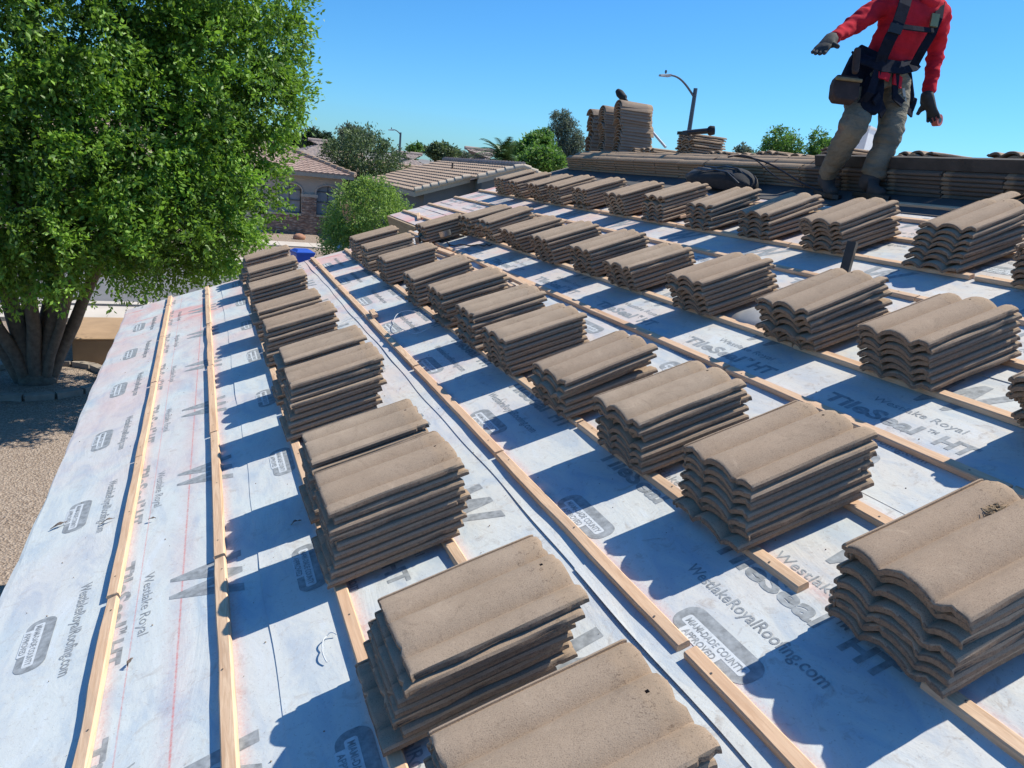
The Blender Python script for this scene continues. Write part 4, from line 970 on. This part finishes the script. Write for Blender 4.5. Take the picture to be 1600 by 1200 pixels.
# pole with black head leaning behind the piles, tool on the small pile
pt, pb_ = at(965, 142, 9.6), at(1040, 230, 8.6)
pl = empty('brush_pole', pb_); tag(pl, 'long white pole with a black brush head leaning behind the ridge cap piles', 'pole')
dv = pt - pb_
MB().tube([(0, 0, 0), dv * .78], .016, 10).build('shaft', mat('white_shaft', (.62, .64, .66), .4, .05, 20), pl, smooth=40)
MB().tube([dv * .76, dv * .84, dv * .86, dv * .95, dv], [.022, .026, .05, .055, .035], 10).build('brush_head', M_BLACK, pl, smooth=40)
a_, b_ = at(1066, 210, 7.1), at(1116, 206, 6.95); dv = b_ - a_
bt_ = empty('grinder', a_ + Vector((0, 0, .015))); tag(bt_, 'black power tool lying across the tall pile behind the ridge', 'power tool')
MB().tube([dv * .0, dv * .4, dv * .8], [.022, .028, .03], 10).build('body', M_BLACKPL, bt_, smooth=40); MB().tube([dv * .8, dv * .86, dv * 1.0], [.04, .052, .045], 12).build('head', M_BLACK, bt_, smooth=40); MB().box(-.04, .05, -.04, .04, -.02, .012).build('guard', M_BLACKPL, bt_)
wb = at(1347, 224, 6.0); MBx = MB().box(-.075, .075, -.075, .075, -.75, .14).box(-.085, .085, -.085, .085, .14, .155)
tag(MBx.build('vent_housing', M_WHITE, None, Matrix.Translation(wb) @ Matrix.Rotation(.3, 4, 'Z') @ Matrix.Rotation(R_(6), 4, 'Y')), 'white square vent housing on the far slope seen between the roofer and the ridge', 'vent')

# ================================================================ THE ROOFER
M_RED = mat('red_sweatshirt', (.46, .022, .038), .98, .22, 9, .7, 18, 0, .1)
M_PANTS = None
def m_pants():
    t = NT('work_trousers'); co = t.co(); n = t.noise(co, 7, 5, .65, .5); n2 = t.noise(co, 3.1, 4, .6)
    c = t.mix(t.ramp(n, .35, .65), (.145, .13, .095), (.215, .195, .145)); c = t.mix(t.ramp(n2, .60, .70, 0, .6), c, (.28, .08, .05)); c = t.mix(t.ramp(t.noise(co, 30, 4, .7), .6, .75, 0, .5), c, (.26, .24, .20))
    t.set(c, .95); t.bump(t.noise(t.co(scale=(1, 1, 2.2)), 14, 4, .6, .8), .8, .02); return t.m
M_PANTS = m_pants(); M_NAVY = mat('navy_webbing', (.012, .016, .028), .95, .3, 30, .3, 100, 0, .08); M_BOOT = mat('dusty_boot', (.055, .05, .047), .85, .3, 12, .3, 50)
M_GLOVE = mat('dark_work_glove', (.035, .04, .042), .85, .3, 20, .3, 60); M_SKIN = mat('skin', (.30, .16, .10), .55, .08, 10); M_POUCH = mat('worn_leather_pouch', (.045, .027, .022), .8, .4, 14, .4, 40)
from mathutils import noise as mno
def skin(name, J, E, m, parent=None, lv=2, root=0, smooth=True, wrk=0., wsc=(9, 9, 22)):
    """one continuous tapering surface over a skeleton: J [(pos, rx, ry)], E edges"""
    me = bpy.data.meshes.new(name); me.from_pydata([tuple(j[0]) for j in J], E, []); o = bpy.data.objects.new(name, me); COL.objects.link(o)
    o.modifiers.new('skin', 'SKIN').use_smooth_shade = True
    for i, j in enumerate(J): sv = me.skin_vertices[0].data[i]; sv.radius = (j[1], j[2] if len(j) > 2 else j[1]); sv.use_root = (i == root)
    ss = o.modifiers.new('sub', 'SUBSURF'); ss.levels = ss.render_levels = lv
    me2 = bpy.data.meshes.new_from_object(o.evaluated_get(bpy.context.evaluated_depsgraph_get())); me2.name = name; bpy.data.objects.remove(o)
    if wrk:
        for v in me2.vertices:
            c_ = v.co; q_ = mno.noise(Vector((c_.x * wsc[0], c_.y * wsc[1], c_.z * wsc[2]))) + .5 * mno.noise(Vector((c_.x * 21, c_.y * 21, c_.z * 40)) + Vector((5, 3, 1)))
            v.co = c_ + v.normal * (q_ * wrk)
    me2.materials.clear(); me2.materials.append(m); me2.polygons.foreach_set('use_smooth', [True] * len(me2.polygons)); me2.update()
    return link(name, me2, parent)
PY = 4.22
J_ = lambda px, py, dy=0.: at(px, py, PY + dy)
pelvis = J_(1378, 118); person = empty('person', (pelvis.x, pelvis.y, J_(1350, 305).z))
tag(person, 'roofer walking along the roof in a red hooded sweatshirt, harness, tool pouches and khaki trousers', 'person')
O = person.location.copy()
def L_(px, py, dy=0.): return J_(px, py, dy) - O
fxy = lambda px, py: RW(*unproj(px, py, .02), .03) - O
FLh, FLt, FRh, FRt = fxy(1283, 303), fxy(1313, 311), fxy(1346, 306), fxy(1392, 312)
P = dict(pel=L_(1378, 112), bel=L_(1389, 88), che=L_(1410, 48, -.03), uch=L_(1425, 16, -.04), nec=L_(1440, -8, -.07), jaw=L_(1452, -18, -.12), hd=L_(1457, -42, -.11), crn=L_(1460, -62, -.09),
  sl=L_(1378, 10, .02), el=L_(1331, 40, .0), wl=L_(1299, 62, -.12), hl=L_(1288, 72, -.16), sr=L_(1468, 20, -.02), er=L_(1462, 88, .03), wr=L_(1450, 150, -.05), hr=L_(1456, 171, -.08),
  hpl=L_(1355, 128), knl=L_(1332, 200, -.12), anl=FLh + Vector((.0, -.02, .11)), tol=FLt + Vector((0, 0, .03)), hpr=L_(1398, 130), knr=L_(1393, 205, -.13), anr=FRh + Vector((.03, -.02, .11)), tor=FRt + Vector((0, 0, .03)))
mid = lambda a, b, t=.5: a.lerp(b, t)
body = skin('body', [(P['pel'], .11, .085), (P['bel'], .095, .075), (P['che'], .10, .08), (P['uch'], .09, .07), (P['nec'], .055, .055), (P['jaw'], .062, .075), (P['hd'], .078, .09), (P['crn'], .06, .068),
  (P['sl'], .05), (P['el'], .040), (P['wl'], .026), (P['hl'], .03, .016), (P['sr'], .05), (P['er'], .040), (P['wr'], .026), (P['hr'], .03, .016),
  (P['hpl'], .088), (P['knl'], .06), (P['anl'], .038), (mid(P['anl'], FLh), .03), (P['hpr'], .088), (P['knr'], .06), (P['anr'], .038), (mid(P['anr'], FRh), .03)],
  [(0, 1), (1, 2), (2, 3), (3, 4), (4, 5), (5, 6), (6, 7), (3, 8), (8, 9), (9, 10), (10, 11), (3, 12), (12, 13), (13, 14), (14, 15), (0, 16), (16, 17), (17, 18), (18, 19), (0, 20), (20, 21), (21, 22), (22, 23)], M_SKIN, person)
# face (below the hood): nose, mouth, eyes, ears
fw = (CAM_POS - (O + P['hd'])).normalized(); fw.z -= .25; fw.normalize(); up_ = Vector((.05, 0, 1)); rt = fw.cross(up_).normalized(); up_ = rt.cross(fw).normalized()
fc = MB(); hc_ = P['hd']
fc.tube([hc_ + fw * .085 + up_ * .015, hc_ + fw * .112 - up_ * .018, hc_ + fw * .095 - up_ * .026], [.009, .016, .010], 8)
fc.build('nose', M_SKIN, person, smooth=60)
MB().tube([hc_ + fw * .088 - up_ * .05 - rt * .026, hc_ + fw * .098 - up_ * .048, hc_ + fw * .088 - up_ * .05 + rt * .026], [.004, .008, .004], 8).build('mouth', mat('lips', (.26, .09, .07), .6, .1, 10), person, smooth=60)
for s_ in (-1, 1):
    MB().ball(hc_ + fw * .082 + up_ * .02 + rt * .032 * s_, .012, 10).build('eye', M_WHITE, person, smooth=60)
    MB().ball(hc_ + rt * .082 * s_ - up_ * .005, (.014, .018, .03), 10).build('ear', M_SKIN, person, smooth=60)
# sweatshirt with long sleeves and hood
def wr(a, b, n, r0, r1, seed, amp=.010):
    """joints between a and b with wrinkled radii"""
    r = random.Random(seed); out = []
    for i in range(1, n + 1): t_ = i / n; out.append((a.lerp(b, t_) + Vector((r.uniform(-1, 1), r.uniform(-1, 1), r.uniform(-1, 1))) * amp * .5, (r0 + (r1 - r0) * t_) + r.uniform(-amp, amp) * .7))
    return out
Jt = [(P['bel'] + Vector((0, 0, -.09)), .165, .14), (P['bel'] + Vector((0, 0, .02)), .165, .14), (mid(P['bel'], P['che']), .185, .15), (P['che'], .20, .155), (P['uch'], .18, .14), (P['nec'] + Vector((0, 0, -.02)), .095, .085)]
Et = [(0, 1), (1, 2), (2, 3), (3, 4), (4, 5)]
def chain(start, pts):
    k = start
    for q in pts: Jt.append(q); Et.append((k, len(Jt) - 1)); k = len(Jt) - 1
chain(4, [(P['sl'], .085)] + wr(P['sl'], P['el'], 4, .078, .062, 1) + wr(P['el'], P['wl'], 4, .060, .043, 2))
chain(4, [(P['sr'], .085)] + wr(P['sr'], P['er'], 5, .078, .062, 3) + wr(P['er'], P['wr'], 5, .060, .042, 4))
skin('sweatshirt', Jt, Et, M_RED, person, lv=3, wrk=.014)
skin('hood', [(P['nec'] + Vector((-.09, .03, 0)), .045, .05), (P['nec'] + Vector((-.02, .12, .02)), .06, .06), (P['nec'] + Vector((.09, .05, .02)), .045, .05), (P['nec'] + Vector((.08, -.07, -.04)), .03, .04), (P['nec'] + Vector((-.01, -.10, -.07)), .028, .035), (P['nec'] + Vector((-.08, -.06, -.04)), .03, .04)], [(0, 1), (1, 2), (2, 3), (3, 4), (4, 5)], M_RED, person)
skin('hair', [(P['hd'] + Vector((0, .03, .05)), .075, .085), (P['crn'] + Vector((0, .01, .02)), .062, .07), (P['hd'] + Vector((0, .05, .0)), .06, .06)], [(0, 1), (0, 2)], mat('dark_hair', (.012, .01, .009), .7, .3, 60), person)
# trousers, baggy and wrinkled
Jt = [(P['pel'], .168, .135), (P['pel'] + Vector((.01, 0, .09)), .150, .12)]; Et = [(0, 1)]
chain(0, [(P['hpl'], .120)] + wr(P['hpl'], P['knl'], 5, .116, .092, 5, .012) + wr(P['knl'], P['anl'], 7, .090, .070, 6, .012))
chain(0, [(P['hpr'], .122)] + wr(P['hpr'], P['knr'], 5, .118, .095, 7, .012) + wr(P['knr'], P['anr'], 7, .093, .078, 8, .012))
skin('trousers', Jt, Et, M_PANTS, person, lv=3, wrk=.011)
# boots
def boot(heel, toe, ank):
    d = (toe - heel); m1 = heel.lerp(toe, .5)
    b_ = skin('boot', [(ank + Vector((0, 0, .05)), .058, .06), (ank, .056, .058), (heel + Vector((0, 0, .035)), .045, .05), (m1 + Vector((0, 0, .035)), .046, .048), (toe + Vector((0, 0, .02)), .044, .036)], [(0, 1), (1, 2), (1, 3), (3, 4)], M_BOOT, person, root=1)
    so = MB(); dn = d.normalized(); sd_ = dn.cross(Vector((0, 0, 1))).normalized()
    pl_ = [(-.05, -.035), (-.05, .035), (.06, .04), (d.length * .75, .05), (d.length + .035, .035), (d.length + .055, 0), (d.length + .035, -.035), (d.length * .75, -.05), (.06, -.04)]
    so.prism(pl_, -.018, .012, lambda a, b, dd: heel + dn * a + sd_ * b + Vector((0, 0, dd))); so.build('sole', M_BLACKPL, b_)
boot(FLh, FLh + (FLt - FLh).normalized() * .20, P['anl']); boot(FRh, FRh + (FRt - FRh).normalized() * .21, P['anr'])
# gloves with five fingers
def glove(w_, h_, dirs, thumb, side, curl, name='glove'):
    """w_ wrist, h_ palm centre, dirs finger axis, side across the palm"""
    d = dirs.normalized(); s_ = side.normalized(); n_ = d.cross(s_).normalized()
    J = [(w_ - d * .055, .050, .046), (w_, .048, .042), (h_, .056, .032), (h_ + d * .030, .054, .028)]; E_ = [(0, 1), (1, 2), (2, 3)]
    for i, (off, ln) in enumerate(((-.033, .062), (-.011, .074), (.011, .070), (.032, .054))):
        b0 = h_ + d * .045 + s_ * off; k = 3; ax = d.copy()
        for j in range(3):
            ax = (ax + n_ * curl * (.6 + .5 * j) + s_ * off * 1.2).normalized(); b0 = b0 + ax * ln * (.45, .33, .25)[j]
            J.append((b0, (.0155, .014, .012)[j])); E_.append((k, len(J) - 1)); k = len(J) - 1
    t0 = h_ - d * .012 + s_ * thumb * .040; ax = (d * .55 + s_ * thumb + n_ * .25).normalized(); J.append((t0, .019)); E_.append((2, len(J) - 1))
    for j in range(2): t0 = t0 + ax * .034; ax = (ax + d * .4 + n_ * curl * .6).normalized(); J.append((t0, .0165 - .002 * j)); E_.append((len(J) - 2, len(J) - 1))
    skin(name, J, E_, M_GLOVE, person, lv=1, root=2)
camr = CAM_ROT @ Vector((1, 0, 0)); camu = CAM_ROT @ Vector((0, 1, 0)); camf = CAM_ROT @ Vector((0, 0, 1))
d1 = (L_(1277, 86, -.16) - L_(1295, 64, -.12)); glove(L_(1297, 63, -.12), L_(1290, 70, -.14), d1, 1, camr * .75 - camu * .35 + camf * .5, .10)
d2 = (L_(1460, 184, -.08) - L_(1449, 154, -.05)); glove(L_(1450, 152, -.05), L_(1454, 167, -.06), d2, -1, camr * .6 + camf * .75, .55)
# harness
def web(pts, wd, name='harness_strap', m=None, th=.006, face=None):
    mb = MB(); k = len(pts); vs = []
    for i, p in enumerate(pts):
        t_ = (pts[min(i + 1, k - 1)] - pts[max(i - 1, 0)]).normalized(); f_ = (face or camf); s_ = t_.cross(f_).normalized(); f2 = s_.cross(t_).normalized()
        vs += [p + s_ * wd / 2 + f2 * th, p - s_ * wd / 2 + f2 * th, p - s_ * wd / 2 - f2 * th, p + s_ * wd / 2 - f2 * th]
    fs = [(i * 4 + j, i * 4 + (j + 1) % 4, (i + 1) * 4 + (j + 1) % 4, (i + 1) * 4 + j) for i in range(k - 1) for j in range(4)] + [(3, 2, 1, 0), (4 * k - 4, 4 * k - 3, 4 * k - 2, 4 * k - 1)]
    return mb.add(vs, fs).build(name, m or M_NAVY, person)
web([L_(1418, -12, -.13), L_(1413, 8, -.20), L_(1404, 35, -.235), L_(1390, 62, -.235), L_(1380, 85, -.20), L_(1375, 100, -.17)], .075)
web([L_(1470, 2, -.12), L_(1466, 28, -.20), L_(1455, 55, -.215), L_(1440, 80, -.20), L_(1428, 102, -.16)], .055)
web([L_(1400, 40, -.24), L_(1425, 44, -.245), L_(1458, 48, -.22)], .03)
web([L_(1462, 22, -.225), L_(1458, 42, -.235)], .05, 'buckle', mat('brass_buckle', (.36, .30, .14), .35, .1, 20, metal=.7), .01); web([L_(1402, 38, -.25), L_(1397, 52, -.25)], .08, 'buckle', M_BLACKPL, .008)
web([L_(1340, 83, .05), L_(1352, 94, -.12), L_(1378, 102, -.19), L_(1408, 106, -.19), L_(1428, 102, -.12), L_(1432, 98, .05)], .085, 'tool_belt')
for (a, b, c_) in (((1372, 108), (1360, 145), (1340, 168)), ((1400, 110), (1398, 150), (1425, 178))): web([L_(*a, -.18), L_(*b, -.20), L_(*c_, -.10)], .05)
web([L_(1368, 150, -.20), L_(1380, 178, -.14)], .07)
def pouch(px, py, w_, h_, dp, dy, lean, m=M_POUCH, name='tool_pouch'):
    c = L_(px, py, dy); q = MB(); n = 10; poly = [(-w_ * .42, h_ * .5), (w_ * .42, h_ * .5), (w_ * .5, h_ * .2), (w_ * .5, -h_ * .3), (w_ * .36, -h_ * .5), (-w_ * .36, -h_ * .5), (-w_ * .5, -h_ * .3), (-w_ * .5, h_ * .2)]
    r_ = camr * math.cos(lean) + camu * math.sin(lean); u_ = camu * math.cos(lean) - camr * math.sin(lean)
    q.prism(poly, -dp / 2, dp / 2, lambda a, b, dd: c + r_ * a + u_ * b + camf * dd); o = q.build(name, m, person); b_ = o.modifiers.new('bevel', 'BEVEL'); b_.width = .012; b_.segments = 2; return o, c, r_, u_
o, c, r_, u_ = pouch(1319, 141, .17, .165, .09, -.10, -.12)
q = MB(); q.tube([c + r_ * -.085 + u_ * .05 + camf * .055, c + r_ * .085 + u_ * .05 + camf * .055], .012, 8); q.build('pouch_rim', mat('tan_rim', (.22, .17, .09), .8, .2, 20), o)
pouch(1346, 108, .20, .26, .09, -.02, -.45, M_NAVY); pouch(1338, 95, .045, .17, .035, -.14, -.1, M_POUCH, 'hammer_loop')
pouch(1362, 150, .14, .24, .05, -.14, -.15, M_NAVY); pouch(1423, 165, .055, .11, .05, -.08, -.35, M_NAVY); pouch(1420, 132, .05, .26, .04, -.06, .12, M_NAVY, 'hip_strap')
web([L_(1389, 122, -.20), L_(1383, 118, -.2), L_(1372, 116, -.19)], .05, 'shirt_hem', M_RED); web([L_(1396, 122, -.19), L_(1408, 130, -.17)], .075, 'shirt_hem', M_RED)
web([L_(1411, 138, -.135), L_(1414, 160, -.15), L_(1412, 186, -.16)], .018, 'thigh_lit_patch', mat('lit_patch_pale', (.50, .50, .44), .8, .1, 20))  # pale strip painted in for the sunlit patch on the thigh
# red tape roll in the hand
tr_ = O + L_(1464, 188, -.09); ax = (camr * .55 + camf * .75 - camu * .2).normalized()
q = MB(); q.tube([tr_ - ax * .022, tr_ + ax * .022], .040, 20); q.tube([tr_ - ax * .024, tr_ + ax * .024], .018, 14, m=1)
tag(q.build('chalk_reel', [mat('red_reel', (.50, .13, .10), .6, .15, 20), M_BLACKPL], smooth=30), 'round red reel held in the lower gloved hand of the roofer', 'reel')

# dirt and dry straw caught on a few top tiles
M_DIRT = mat('dry_dirt', (.22, .15, .09), .95, .35, 80, .6, 200); M_STRAW = mat('dry_straw', (.40, .29, .17), .9, .2, 60)
def nest(px, py, r_, k, label, z=.235):
    x, y = unproj(px, py, z); o = empty('dirt_clump', mat=RM(x, y, z)); tag(o, label, 'dirt', 'clumps of dirt and straw on top tiles')
    q = MB()
    for i in range(k):
        a = random.uniform(0, 6.28); d = r_ * random.random() ** .6; q.ball((d * math.cos(a), d * .6 * math.sin(a), random.uniform(-.004, .004)), (random.uniform(.003, .009), random.uniform(.003, .007), random.uniform(.002, .006)), 7, noise=.25)
    q.build('dirt', M_DIRT, o)
    q = MB()
    for i in range(k):
        a = random.uniform(0, 6.28); d = r_ * random.random(); c = Vector((d * math.cos(a), d * .6 * math.sin(a), .004)); b_ = random.uniform(0, 6.28); L = random.uniform(.008, .02)
        q.tube([c, c + Vector((math.cos(b_) * L, math.sin(b_) * L, random.uniform(0, .006)))], .0008, 4)
    q.build('straw', M_STRAW, o)
nest(1557, 798, .028, 30, 'nest of mud and straw on the nearest stack of the second row', .204)
nest(858, 948, .022, 14, 'straw and dirt beside the nail hole of the second eave row stack', .204)
nest(1003, 1078, .020, 8, 'flecks of dirt on the nearest tile of the eave row', .232)
